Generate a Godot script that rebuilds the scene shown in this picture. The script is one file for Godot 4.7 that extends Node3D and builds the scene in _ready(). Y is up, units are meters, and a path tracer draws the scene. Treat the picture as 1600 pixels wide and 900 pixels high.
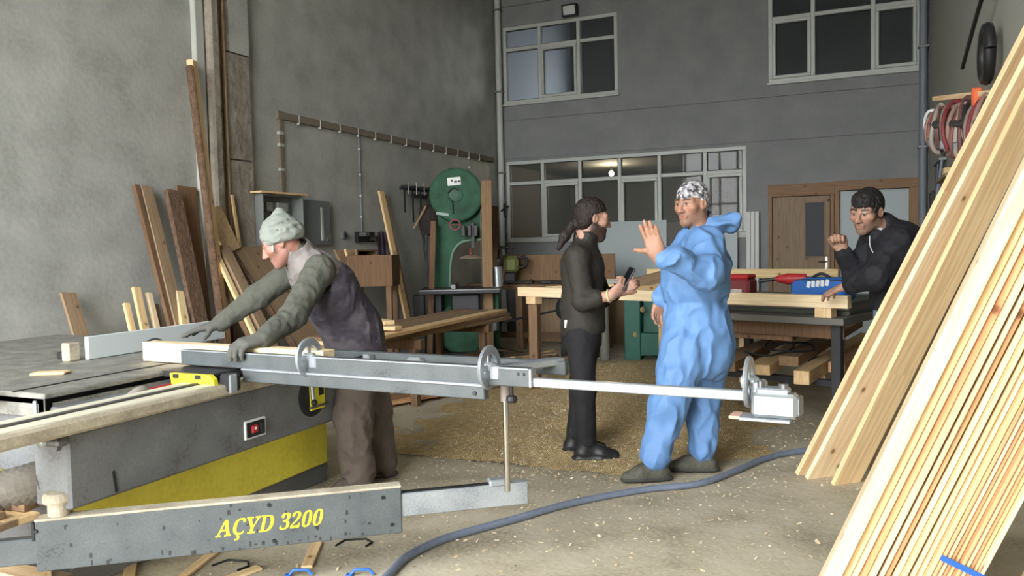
extends Node3D
# A woodworking shop: a deep hall with an open front (behind the camera) that lets in overcast daylight.
# Room axes: x along the back wall, -z into the hall, y up. Back wall at z = -12, side walls at x = -5.5 and x = 0.77.

var M := {}
var taken := {}
const XL := -5.5
const XR := 0.77
const ZB := -12.0
const ZF := 2.0
const YC := 6.2

func _ready() -> void:
	set_camera_and_light()
	make_materials()
	build_room()
	build_back_rooms()
	build_wall_fittings()
	build_table_saw()
	build_outrigger()
	build_left_lumber()
	build_band_saw()
	build_back_clutter()
	build_bench()
	build_right_lumber()
	build_floor_things()
	build_people()

func set_camera_and_light() -> void:
	var cam := Camera3D.new()
	cam.name = "camera"
	cam.fov = rad_to_deg(2.0 * atan(450.0 / 1250.0))
	cam.near = 0.05
	cam.far = 120.0
	cam.position = Vector3(0, 1.42, 0)
	cam.basis = Basis(Vector3.UP, 0.41665) * Basis(Vector3.RIGHT, -0.05306) * Basis(Vector3.BACK, -0.02216)
	add_child(cam)
	cam.current = true
	var sky_mat := ProceduralSkyMaterial.new()
	sky_mat.sky_top_color = Color(0.90, 0.915, 0.93)
	sky_mat.sky_horizon_color = Color(0.92, 0.92, 0.915)
	sky_mat.ground_horizon_color = Color(0.42, 0.41, 0.39)
	sky_mat.ground_bottom_color = Color(0.34, 0.33, 0.31)
	sky_mat.sky_energy_multiplier = 1.0
	sky_mat.ground_energy_multiplier = 1.0
	var sky := Sky.new()
	sky.sky_material = sky_mat
	var env := Environment.new()
	env.background_mode = Environment.BG_SKY
	env.sky = sky
	env.tonemap_mode = Environment.TONE_MAPPER_LINEAR
	env.tonemap_exposure = 22.0
	env.sdfgi_enabled = true
	env.ssao_enabled = true
	env.ssil_enabled = true
	var we := WorldEnvironment.new()
	we.name = "world_environment"
	we.environment = env
	add_child(we)

# ---------------------------------------------------------------- naming and nodes
func numbered(n: String) -> String:
	if not taken.has(n):
		taken[n] = 0
		return n
	taken[n] += 1
	return "%s_%03d" % [n, taken[n]]

func thing(called: String, label: String, category: String, at := Vector3.ZERO, turn := 0.0, group := "") -> Node3D:
	var o := Node3D.new()
	o.name = numbered(called)
	add_child(o)
	o.position = at
	o.rotation.y = turn
	tag(o, label, category, group)
	return o

func tag(o: Node, label: String, category: String, group := "") -> void:
	o.set_meta("label", label)
	o.set_meta("category", category)
	if group != "":
		o.set_meta("group", group)

func put(called: String, mesh: Mesh, mat: Material, parent: Node = null, at := Vector3.ZERO, basis := Basis.IDENTITY) -> MeshInstance3D:
	var o := MeshInstance3D.new()
	o.mesh = mesh
	o.material_override = mat
	o.transform = Transform3D(basis, at)
	if parent == null:
		o.name = numbered(called)
		add_child(o)
	else:
		o.name = called
		parent.add_child(o, true)
	return o

func structure(o: Node, label := "") -> Node:
	o.set_meta("kind", "structure")
	if label != "":
		o.set_meta("label", label)
	return o

# ---------------------------------------------------------------- shapes
func begin(smooth := false) -> SurfaceTool:
	var st := SurfaceTool.new()
	st.begin(Mesh.PRIMITIVE_TRIANGLES)
	st.set_smooth_group(0 if smooth else 4294967295)
	return st

func done(st: SurfaceTool) -> ArrayMesh:
	st.generate_normals()
	return st.commit()

func tri(st: SurfaceTool, a: Vector3, b: Vector3, c: Vector3) -> void:
	st.add_vertex(a)
	st.add_vertex(b)
	st.add_vertex(c)

func quad(st: SurfaceTool, a: Vector3, b: Vector3, c: Vector3, d: Vector3) -> void:
	tri(st, a, b, c)
	tri(st, a, c, d)

# a face wound so that it faces away from "inside"
func face(st: SurfaceTool, pts: Array, inside: Vector3) -> void:
	var n: Vector3 = (pts[1] - pts[0]).cross(pts[2] - pts[0])
	var mid := Vector3.ZERO
	for p in pts:
		mid += p
	mid /= pts.size()
	var q := pts.duplicate()
	if n.dot(mid - inside) > 0.0:
		q.reverse()
	for i in range(1, q.size() - 1):
		tri(st, q[0], q[i], q[i + 1])

# six-sided solid from a corner and three edge vectors
func hexa(st: SurfaceTool, p: Vector3, u: Vector3, v: Vector3, w: Vector3) -> void:
	var c := p + (u + v + w) / 2.0
	face(st, [p, p + u, p + u + v, p + v], c)
	face(st, [p + w, p + w + u, p + w + u + v, p + w + v], c)
	face(st, [p, p + u, p + u + w, p + w], c)
	face(st, [p + v, p + v + u, p + v + u + w, p + v + w], c)
	face(st, [p, p + v, p + v + w, p + w], c)
	face(st, [p + u, p + u + v, p + u + v + w, p + u + w], c)

func box(st: SurfaceTool, lo: Vector3, hi: Vector3) -> void:
	hexa(st, lo, Vector3(hi.x - lo.x, 0, 0), Vector3(0, hi.y - lo.y, 0), Vector3(0, 0, hi.z - lo.z))

var box_cache := {}
# chamfered box about the origin
func bbox(s: Vector3, b := 0.003) -> ArrayMesh:
	var key := "%.4f %.4f %.4f %.4f" % [s.x, s.y, s.z, b]
	if box_cache.has(key):
		return box_cache[key]
	var st := begin()
	bevelled(st, Vector3.ZERO, s, b)
	var m := done(st)
	box_cache[key] = m
	return m

func bevelled(st: SurfaceTool, c: Vector3, s: Vector3, b: float, basis := Basis.IDENTITY) -> void:
	var h := s / 2.0
	b = minf(b, minf(h.x, minf(h.y, h.z)) * 0.9)
	var f := func(x: float, y: float, z: float) -> Vector3: return c + basis * Vector3(x, y, z)
	for k in 3:
		for sg in [-1.0, 1.0]:
			var pts := []
			for q in [[-1, -1], [1, -1], [1, 1], [-1, 1]]:
				var v := Vector3.ZERO
				v[k] = sg * h[k]
				v[(k + 1) % 3] = q[0] * (h[(k + 1) % 3] - b)
				v[(k + 2) % 3] = q[1] * (h[(k + 2) % 3] - b)
				pts.append(c + basis * v)
			face(st, pts, c)
	for k in 3:
		var i := (k + 1) % 3
		var j := (k + 2) % 3
		for si in [-1.0, 1.0]:
			for sj in [-1.0, 1.0]:
				var pts := []
				for q in [[-1.0, 0], [1.0, 0], [1.0, 1], [-1.0, 1]]:
					var v := Vector3.ZERO
					v[k] = q[0] * (h[k] - b)
					v[i] = si * (h[i] - (b if q[1] == 0 else 0.0))
					v[j] = sj * (h[j] - (0.0 if q[1] == 0 else b))
					pts.append(c + basis * v)
				face(st, pts, c)
	for sx in [-1.0, 1.0]:
		for sy in [-1.0, 1.0]:
			for sz in [-1.0, 1.0]:
				face(st, [c + basis * Vector3(sx * h.x, sy * (h.y - b), sz * (h.z - b)), c + basis * Vector3(sx * (h.x - b), sy * h.y, sz * (h.z - b)), c + basis * Vector3(sx * (h.x - b), sy * (h.y - b), sz * h.z)], c)

# round bar along a list of points
func tube(st: SurfaceTool, pts: PackedVector3Array, r: float, sides := 10, caps := true, radii := PackedFloat32Array()) -> void:
	var n := pts.size()
	var up := Vector3.UP
	var rings := []
	var t0 := (pts[1] - pts[0]).normalized()
	if absf(t0.dot(up)) > 0.9:
		up = Vector3.RIGHT
	var nx := t0.cross(up).normalized()
	for i in n:
		var t: Vector3
		if i == 0:
			t = pts[1] - pts[0]
		elif i == n - 1:
			t = pts[n - 1] - pts[n - 2]
		else:
			t = (pts[i + 1] - pts[i]).normalized() + (pts[i] - pts[i - 1]).normalized()
		t = t.normalized()
		nx = (nx - t * nx.dot(t)).normalized()
		var ny := t.cross(nx)
		var ring := PackedVector3Array()
		var rr := radii[i] if radii.size() > 0 else r
		for k in sides:
			var a := TAU * k / sides
			ring.append(pts[i] + (nx * cos(a) + ny * sin(a)) * rr)
		rings.append(ring)
	for i in n - 1:
		var mid := (pts[i] + pts[i + 1]) / 2.0
		for k in sides:
			var k2 := (k + 1) % sides
			face(st, [rings[i][k], rings[i][k2], rings[i + 1][k2], rings[i + 1][k]], mid)
	if caps:
		st.set_smooth_group(4294967295)
		for e in [0, n - 1]:
			var pp := []
			for k in sides:
				pp.append(rings[e][k])
			face(st, pp, pts[1] if e == 0 else pts[n - 2])
		st.set_smooth_group(0)

func tube_mesh(pts: PackedVector3Array, r: float, sides := 10) -> ArrayMesh:
	var st := begin(true)
	tube(st, pts, r, sides)
	return done(st)

# smooth curve through points
func curve(pts: Array, steps := 8) -> PackedVector3Array:
	var out := PackedVector3Array()
	var n := pts.size()
	for i in n - 1:
		var p0: Vector3 = pts[maxi(i - 1, 0)]
		var p1: Vector3 = pts[i]
		var p2: Vector3 = pts[i + 1]
		var p3: Vector3 = pts[mini(i + 2, n - 1)]
		for k in steps:
			out.append(p1.cubic_interpolate(p2, p0, p3, float(k) / steps))
	out.append(pts[n - 1])
	return out

# turned solid: profile of (radius, height) round the axis of basis.y at c
func lathe(st: SurfaceTool, prof: Array, c := Vector3.ZERO, basis := Basis.IDENTITY, sides := 28) -> void:
	for i in prof.size() - 1:
		var a: Vector2 = prof[i]
		var b: Vector2 = prof[i + 1]
		for k in sides:
			var t0 := TAU * k / sides
			var t1 := TAU * (k + 1) / sides
			var p := [Vector3(a.x * cos(t0), a.y, a.x * sin(t0)), Vector3(a.x * cos(t1), a.y, a.x * sin(t1)), Vector3(b.x * cos(t1), b.y, b.x * sin(t1)), Vector3(b.x * cos(t0), b.y, b.x * sin(t0))]
			var q := []
			for v in p:
				var w: Vector3 = c + basis * v
				if q.is_empty() or (q[-1] - w).length() > 1e-6:
					q.append(w)
			if q.size() > 2 and (q[0] - q[-1]).length() < 1e-6:
				q.pop_back()
			if q.size() > 2:
				# profile runs so that the outside is on its left going up
				for j in range(1, q.size() - 1):
					tri(st, q[0], q[j], q[j + 1])

func lathe_mesh(prof: Array, basis := Basis.IDENTITY, sides := 28) -> ArrayMesh:
	var st := begin(false)
	lathe(st, prof, Vector3.ZERO, basis, sides)
	return done(st)

# prism: outline in the plane of (u, v) pushed along w
func prism(st: SurfaceTool, outline: PackedVector2Array, o: Vector3, u: Vector3, v: Vector3, w: Vector3) -> void:
	var idx := Geometry2D.triangulate_polygon(outline)
	var wn := w.normalized()
	var p3 := func(q: Vector2) -> Vector3: return o + u * q.x + v * q.y
	for i in range(0, idx.size(), 3):
		var a: Vector3 = p3.call(outline[idx[i]])
		var b: Vector3 = p3.call(outline[idx[i + 1]])
		var c: Vector3 = p3.call(outline[idx[i + 2]])
		var mid := (a + b + c) / 3.0
		face(st, [a, b, c], mid + wn)
		face(st, [a + w, b + w, c + w], mid + w - wn)
	var ccw := not Geometry2D.is_polygon_clockwise(outline)
	var flip := u.cross(v).dot(w) < 0.0
	for i in outline.size():
		var a: Vector3 = p3.call(outline[i])
		var b: Vector3 = p3.call(outline[(i + 1) % outline.size()])
		if ccw == flip:
			quad(st, a, b, b + w, a + w)
		else:
			quad(st, b, a, a + w, b + w)

# a flat sheet with rectangular holes, with thickness: wall in the plane u (along), y, thickness along w
func holed_wall(st: SurfaceTool, o: Vector3, u: Vector3, length: float, height: float, w: Vector3, holes: Array) -> void:
	var xs := [0.0, length]
	var ys := [0.0, height]
	for h in holes:
		xs.append_array([h[0], h[2]])
		ys.append_array([h[1], h[3]])
	xs.sort()
	ys.sort()
	for i in xs.size() - 1:
		for j in ys.size() - 1:
			if xs[i + 1] - xs[i] < 1e-5 or ys[j + 1] - ys[j] < 1e-5:
				continue
			var cx: float = (xs[i] + xs[i + 1]) / 2.0
			var cy: float = (ys[j] + ys[j + 1]) / 2.0
			var open := false
			for h in holes:
				if cx > h[0] and cx < h[2] and cy > h[1] and cy < h[3]:
					open = true
			if not open:
				hexa(st, o + u * xs[i] + Vector3.UP * ys[j], u * (xs[i + 1] - xs[i]), Vector3.UP * (ys[j + 1] - ys[j]), w)

# a sawn board as its own object: its length runs along the local y axis, so that the grain follows it
func board(called: String, foot: Vector3, top: Vector3, width: float, thick: float, across: Vector3, mat: Material, parent: Node = null, bevel := 0.003) -> MeshInstance3D:
	var y := (top - foot).normalized()
	var x := (across - y * across.dot(y)).normalized()
	var z := x.cross(y).normalized()
	var m := bbox(Vector3(width, (top - foot).length(), thick), bevel)
	return put(called, m, mat, parent, (foot + top) / 2.0, Basis(x, y, z))

# ---------------------------------------------------------------- materials
func noise(seed_: int, freq: float, oct := 4, type := FastNoiseLite.TYPE_SIMPLEX_SMOOTH) -> FastNoiseLite:
	var n := FastNoiseLite.new()
	n.seed = seed_
	n.noise_type = type
	n.frequency = freq
	n.fractal_octaves = oct
	return n

func ramp(stops: Array) -> PackedColorArray:
	var out := PackedColorArray()
	for i in 256:
		var t := i / 255.0
		var c: Color = stops[stops.size() - 1][1]
		for k in stops.size() - 1:
			if t <= stops[k + 1][0]:
				var w: float = clampf((t - stops[k][0]) / maxf(stops[k + 1][0] - stops[k][0], 1e-4), 0, 1)
				c = stops[k][1].lerp(stops[k + 1][1], w)
				break
		out.append(c)
	return out

# two noises (coarse and fine) laid over a ramp
func mottled(size: int, coarse: FastNoiseLite, fine: FastNoiseLite, share: float, stops: Array) -> ImageTexture:
	var a := coarse.get_seamless_image(size, size).get_data()
	var b := fine.get_seamless_image(size, size).get_data()
	var lut := ramp(stops)
	var out := PackedByteArray()
	out.resize(size * size * 3)
	for i in size * size:
		var c := lut[int(a[i] * (1.0 - share) + b[i] * share)]
		out[i * 3] = c.r8
		out[i * 3 + 1] = c.g8
		out[i * 3 + 2] = c.b8
	return ImageTexture.create_from_image(Image.create_from_data(size, size, false, Image.FORMAT_RGB8, out))

func bump(size: int, n: FastNoiseLite, strength: float) -> ImageTexture:
	var im := n.get_seamless_image(size, size)
	im.bump_map_to_normal_map(strength)
	return ImageTexture.create_from_image(im)

func triplanar(m: StandardMaterial3D, scale: Vector3, world := true) -> StandardMaterial3D:
	m.uv1_triplanar = true
	m.uv1_world_triplanar = world
	m.uv1_scale = scale
	return m

func plain(c: Color, rough := 0.8, metal := 0.0) -> StandardMaterial3D:
	var m := StandardMaterial3D.new()
	m.albedo_color = c
	m.roughness = rough
	m.metallic = metal
	return m

# wood: grain runs along the local y axis; knots are set into it
func wood_texture(seed_: int, light: Color, mid: Color, dark: Color, knots: int, stripe: float) -> ImageTexture:
	var w := 256
	var h := 720
	var rng := RandomNumberGenerator.new()
	rng.seed = seed_
	var n1 := noise(seed_, 0.012, 3)
	var n2 := noise(seed_ + 7, 0.11, 2)
	var kn := []
	for i in knots:
		kn.append([rng.randf_range(20, w - 20), rng.randf_range(30, h - 30), rng.randf_range(5, 8)])
	var out := PackedByteArray()
	out.resize(w * h * 3)
	var i := 0
	for y in h:
		var near := []
		for k in kn:
			if absf(y - k[1]) < k[2] * 5.0:
				near.append(k)
		for x in w:
			var sx := float(x)
			var kd := 9.0
			for k in near:
				var dx: float = x - k[0]
				var dy: float = (y - k[1]) * 1.7
				var d: float = sqrt(dx * dx + dy * dy) / k[2]
				kd = minf(kd, d)
				sx += dx * -0.9 * exp(-d * d * 0.35)
			# tileable: blend across the seam in both directions
			var v := n1.get_noise_2d(sx * 1.6, y * 0.22)
			var g := sin((sx * 0.16 + v * 7.0) * stripe) * 0.5 + 0.5
			var f := n2.get_noise_2d(sx * 3.0, y * 0.08) * 0.5 + 0.5
			var c := light.lerp(mid, g * 0.55 + f * 0.35)
			if kd < 1.0:
				c = dark.lerp(mid, kd * 0.5)
			elif kd < 1.6:
				c = c.lerp(dark, (1.6 - kd) * 0.9)
			elif kd < 3.2:
				c = c.lerp(mid, (3.2 - kd) * 0.4)
			out[i] = c.r8
			out[i + 1] = c.g8
			out[i + 2] = c.b8
			i += 3
	return ImageTexture.create_from_image(Image.create_from_data(w, h, false, Image.FORMAT_RGB8, out))

func wood(tex: ImageTexture, tint: Color, offset: Vector3, rough := 0.75) -> StandardMaterial3D:
	var m := plain(tint, rough)
	m.albedo_texture = tex
	triplanar(m, Vector3(2.6, 0.42, 2.6), false)
	m.uv1_offset = offset
	m.uv1_triplanar_sharpness = 20.0
	return m

func make_materials() -> void:
	var white := Color(1, 1, 1)
	# plaster
	var m := plain(white, 0.92)
	m.albedo_texture = mottled(512, noise(3, 0.012, 5), noise(4, 0.16, 3), 0.3, [[0.0, Color8(142, 142, 134)], [0.4, Color8(161, 162, 155)], [0.62, Color8(170, 171, 164)], [1.0, Color8(185, 185, 178)]])
	m.normal_enabled = true
	m.normal_texture = bump(512, noise(5, 0.09, 4), 2.0)
	m.normal_scale = 0.12
	M.plaster = triplanar(m, Vector3(0.3, 0.3, 0.3))
	m = plain(white, 0.9)
	m.albedo_texture = mottled(512, noise(13, 0.012, 5), noise(14, 0.1, 3), 0.2, [[0.0, Color8(120, 121, 123)], [0.5, Color8(130, 131, 132)], [1.0, Color8(140, 140, 139)]])
	M.plaster_back = triplanar(m, Vector3(0.25, 0.25, 0.25))
	m = plain(white, 0.95)
	m.albedo_texture = mottled(512, noise(23, 0.012, 5), noise(24, 0.15, 3), 0.35, [[0.0, Color8(112, 103, 92)], [0.45, Color8(140, 131, 119)], [0.7, Color8(152, 144, 132)], [1.0, Color8(170, 164, 152)]])
	m.normal_enabled = true
	m.normal_texture = bump(256, noise(25, 0.06, 4), 4.0)
	m.normal_scale = 0.5
	M.concrete = triplanar(m, Vector3(0.5, 0.5, 0.5))
	m = plain(white, 0.9)
	m.albedo_texture = mottled(768, noise(33, 0.008, 6), noise(34, 0.14, 4), 0.4, [[0.0, Color8(124, 115, 97)], [0.3, Color8(166, 155, 132)], [0.5, Color8(183, 173, 150)], [0.75, Color8(193, 183, 161)], [1.0, Color8(210, 200, 175)]])
	m.normal_enabled = true
	m.normal_texture = bump(512, noise(35, 0.08, 5), 2.0)
	m.normal_scale = 0.15
	M.floor = triplanar(m, Vector3(0.33, 0.33, 0.33))
	M.outside = plain(Color8(140, 138, 132), 0.95)
	M.ceiling = plain(Color8(150, 150, 148), 0.95)
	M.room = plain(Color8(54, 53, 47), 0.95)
	M.pale_room = plain(Color8(143, 151, 159), 0.95)
	M.plaster_side = plain(Color8(148, 147, 138), 0.95)
	M.groove = plain(Color8(70, 74, 80), 0.95)
	M.pvc = plain(Color8(182, 185, 180), 0.45)
	M.gasket = plain(Color8(60, 62, 62), 0.7)
	m = plain(Color(0.75, 0.8, 0.82, 0.04), 0.02)
	m.transparency = BaseMaterial3D.TRANSPARENCY_ALPHA
	m.metallic_specular = 0.2
	M.glass = m
	m = plain(Color(0.62, 0.66, 0.68, 0.5), 0.04)
	m.transparency = BaseMaterial3D.TRANSPARENCY_ALPHA
	M.dusty_glass = m
	# wood
	var t_pine := wood_texture(41, Color8(248, 231, 198), Color8(223, 198, 158), Color8(124, 89, 61), 6, 1.0)
	var t_pine2 := wood_texture(43, Color8(242, 222, 187), Color8(212, 183, 143), Color8(118, 85, 59), 4, 0.8)
	var t_old := wood_texture(47, Color8(157, 136, 111), Color8(129, 108, 87), Color8(74, 58, 47), 5, 1.2)
	for i in 6:
		M["pine%d" % i] = wood(t_pine if i % 2 == 0 else t_pine2, [Color8(255, 252, 245), Color8(250, 240, 225), Color8(245, 236, 214), Color8(255, 244, 226), Color8(240, 224, 200), Color8(252, 248, 238)][i], Vector3(i * 0.37, i * 0.23, i * 0.61))
		M["old%d" % i] = wood(t_old, [Color8(255, 250, 240), Color8(228, 212, 196), Color8(205, 187, 170), Color8(250, 236, 214), Color8(190, 170, 152), Color8(238, 232, 218)][i], Vector3(i * 0.31, i * 0.41, i * 0.17), 0.85)
	M.pine_red = wood(t_pine2, Color8(240, 206, 182), Vector3(0.2, 0.5, 0.1))
	M.tan_board = wood(t_old, Color8(255, 250, 240), Vector3(0.7, 0.1, 0.3), 0.7)
	m = plain(white, 0.9)
	m.albedo_texture = mottled(256, noise(51, 0.03, 4), noise(52, 0.25, 2), 0.5, [[0.0, Color8(66, 50, 39)], [0.5, Color8(106, 82, 63)], [1.0, Color8(150, 122, 97)]])
	m.normal_enabled = true
	m.normal_texture = bump(256, noise(53, 0.08, 4), 8.0)
	M.bark = triplanar(m, Vector3(4, 1.2, 4), false)
	m = plain(white, 0.85)
	m.albedo_texture = mottled(256, noise(54, 0.03, 4), noise(55, 0.3, 2), 0.4, [[0.0, Color8(150, 122, 88)], [0.5, Color8(176, 148, 108)], [1.0, Color8(196, 168, 126)]])
	M.chipboard = triplanar(m, Vector3(2, 2, 2), false)
	M.melamine = plain(Color8(212, 220, 220), 0.35)
	M.white_board = plain(Color8(160, 170, 171), 0.5)
	M.door_wood = wood(t_old, Color8(231, 225, 216), Vector3(0.1, 0.2, 0.5), 0.6)
	M.frame_wood = wood(t_old, Color8(235, 210, 185), Vector3(0.5, 0.3, 0.2), 0.65)
	M.dark_glass = plain(Color8(46, 50, 54), 0.6)
	# painted and bare metal, with chips and dust
	m = plain(white, 0.5, 0.0)
	m.albedo_texture = mottled(512, noise(61, 0.01, 4), noise(62, 0.14, 3), 0.45, [[0.0, Color8(39, 41, 43)], [0.2, Color8(56, 60, 61)], [0.28, Color8(73, 78, 79)], [0.6, Color8(81, 86, 87)], [1.0, Color8(95, 99, 99)]])
	M.grey_paint = triplanar(m, Vector3(1.1, 1.1, 1.1), false)
	m = plain(white, 0.55, 0.0)
	m.albedo_texture = mottled(512, noise(63, 0.01, 4), noise(64, 0.12, 3), 0.4, [[0.0, Color8(92, 81, 66)], [0.25, Color8(92, 91, 87)], [0.4, Color8(105, 106, 107)], [0.65, Color8(113, 115, 115)], [1.0, Color8(128, 128, 124)]])
	M.cabinet_paint = triplanar(m, Vector3(0.8, 0.8, 0.8), false)
	m = plain(white, 0.55, 0.0)
	m.albedo_texture = mottled(256, noise(65, 0.01, 4), noise(66, 0.12, 3), 0.35, [[0.0, Color8(191, 172, 66)], [0.3, Color8(241, 226, 83)], [0.6, Color8(255, 241, 90)], [1.0, Color8(255, 249, 118)]])
	M.yellow_paint = triplanar(m, Vector3(0.8, 0.8, 0.8), false)
	M.yellow_gloss = plain(Color8(222, 212, 50), 0.4)
	m = plain(white, 0.4, 0.6)
	m.albedo_texture = mottled(256, noise(67, 0.01, 4), noise(68, 0.2, 3), 0.4, [[0.0, Color8(120, 126, 132)], [0.5, Color8(168, 174, 180)], [1.0, Color8(196, 202, 206)]])
	M.aluminium = triplanar(m, Vector3(1.5, 1.5, 1.5), false)
	M.bright_metal = plain(Color8(176, 182, 184), 0.35, 0.6)
	M.chrome = plain(Color8(200, 196, 190), 0.18, 1.0)
	m = plain(white, 0.55, 0.15)
	m.albedo_texture = mottled(512, noise(69, 0.012, 4), noise(70, 0.1, 4), 0.4, [[0.0, Color8(89, 87, 79)], [0.4, Color8(124, 123, 116)], [0.65, Color8(143, 141, 133)], [1.0, Color8(177, 169, 150)]])
	M.cast_iron = triplanar(m, Vector3(1.2, 1.2, 1.2), false)
	m = plain(white, 0.75)
	m.albedo_texture = mottled(256, noise(71, 0.012, 4), noise(72, 0.15, 3), 0.4, [[0.0, Color8(133, 123, 105)], [0.5, Color8(166, 156, 137)], [1.0, Color8(205, 196, 169)]])
	M.dusty_rail = triplanar(m, Vector3(1.4, 1.4, 1.4), false)
	M.pale_strip = plain(Color8(206, 202, 180), 0.6)
	M.black = plain(Color8(26, 26, 27), 0.55)
	M.rubber = plain(Color8(34, 34, 36), 0.85)
	M.dark_steel = plain(Color8(60, 60, 62), 0.5, 0.5)
	M.steel = plain(Color8(120, 120, 120), 0.45, 0.7)
	m = plain(white, 0.72)
	m.albedo_texture = mottled(256, noise(73, 0.012, 4), noise(74, 0.12, 3), 0.35, [[0.0, Color8(28, 54, 40)], [0.4, Color8(38, 82, 58)], [0.7, Color8(44, 92, 66)], [1.0, Color8(70, 112, 88)]])
	M.green_paint = triplanar(m, Vector3(1.2, 1.2, 1.2), false)
	M.deep_green = plain(Color8(24, 92, 76), 0.5)
	M.red = plain(Color8(176, 40, 40), 0.5)
	M.maroon = plain(Color8(120, 48, 50), 0.6)
	M.blue = plain(Color8(34, 98, 176), 0.5)
	M.strap_blue = plain(Color8(40, 96, 180), 0.45)
	M.orange = plain(Color8(206, 96, 52), 0.6)
	M.white_plastic = plain(Color8(226, 228, 226), 0.4)
	M.cable_grey = plain(Color8(120, 128, 142), 0.6)
	m = plain(white, 0.6)
	m.albedo_texture = mottled(256, noise(75, 0.02, 3), noise(76, 0.2, 2), 0.4, [[0.0, Color8(88, 98, 116)], [0.5, Color8(112, 122, 140)], [1.0, Color8(134, 142, 154)]])
	M.hose = triplanar(m, Vector3(3, 3, 3))
	m = plain(white, 0.75)
	m.albedo_texture = mottled(256, noise(77, 0.02, 3), noise(78, 0.2, 2), 0.4, [[0.0, Color8(108, 103, 96)], [0.5, Color8(134, 128, 119)], [1.0, Color8(158, 151, 141)]])
	M.duct = triplanar(m, Vector3(2, 2, 2))
	m = plain(white, 0.95)
	m.albedo_texture = mottled(512, noise(79, 0.03, 4), noise(80, 0.3, 3), 0.6, [[0.0, Color8(132, 108, 70)], [0.4, Color8(186, 160, 110)], [0.6, Color8(204, 180, 130)], [1.0, Color8(228, 208, 162)]])
	m.normal_enabled = true
	m.normal_texture = bump(512, noise(81, 0.2, 4), 10.0)
	M.sawdust = triplanar(m, Vector3(0.8, 0.8, 0.8))
	M.brown_crate = plain(Color8(96, 72, 56), 0.8)

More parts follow.
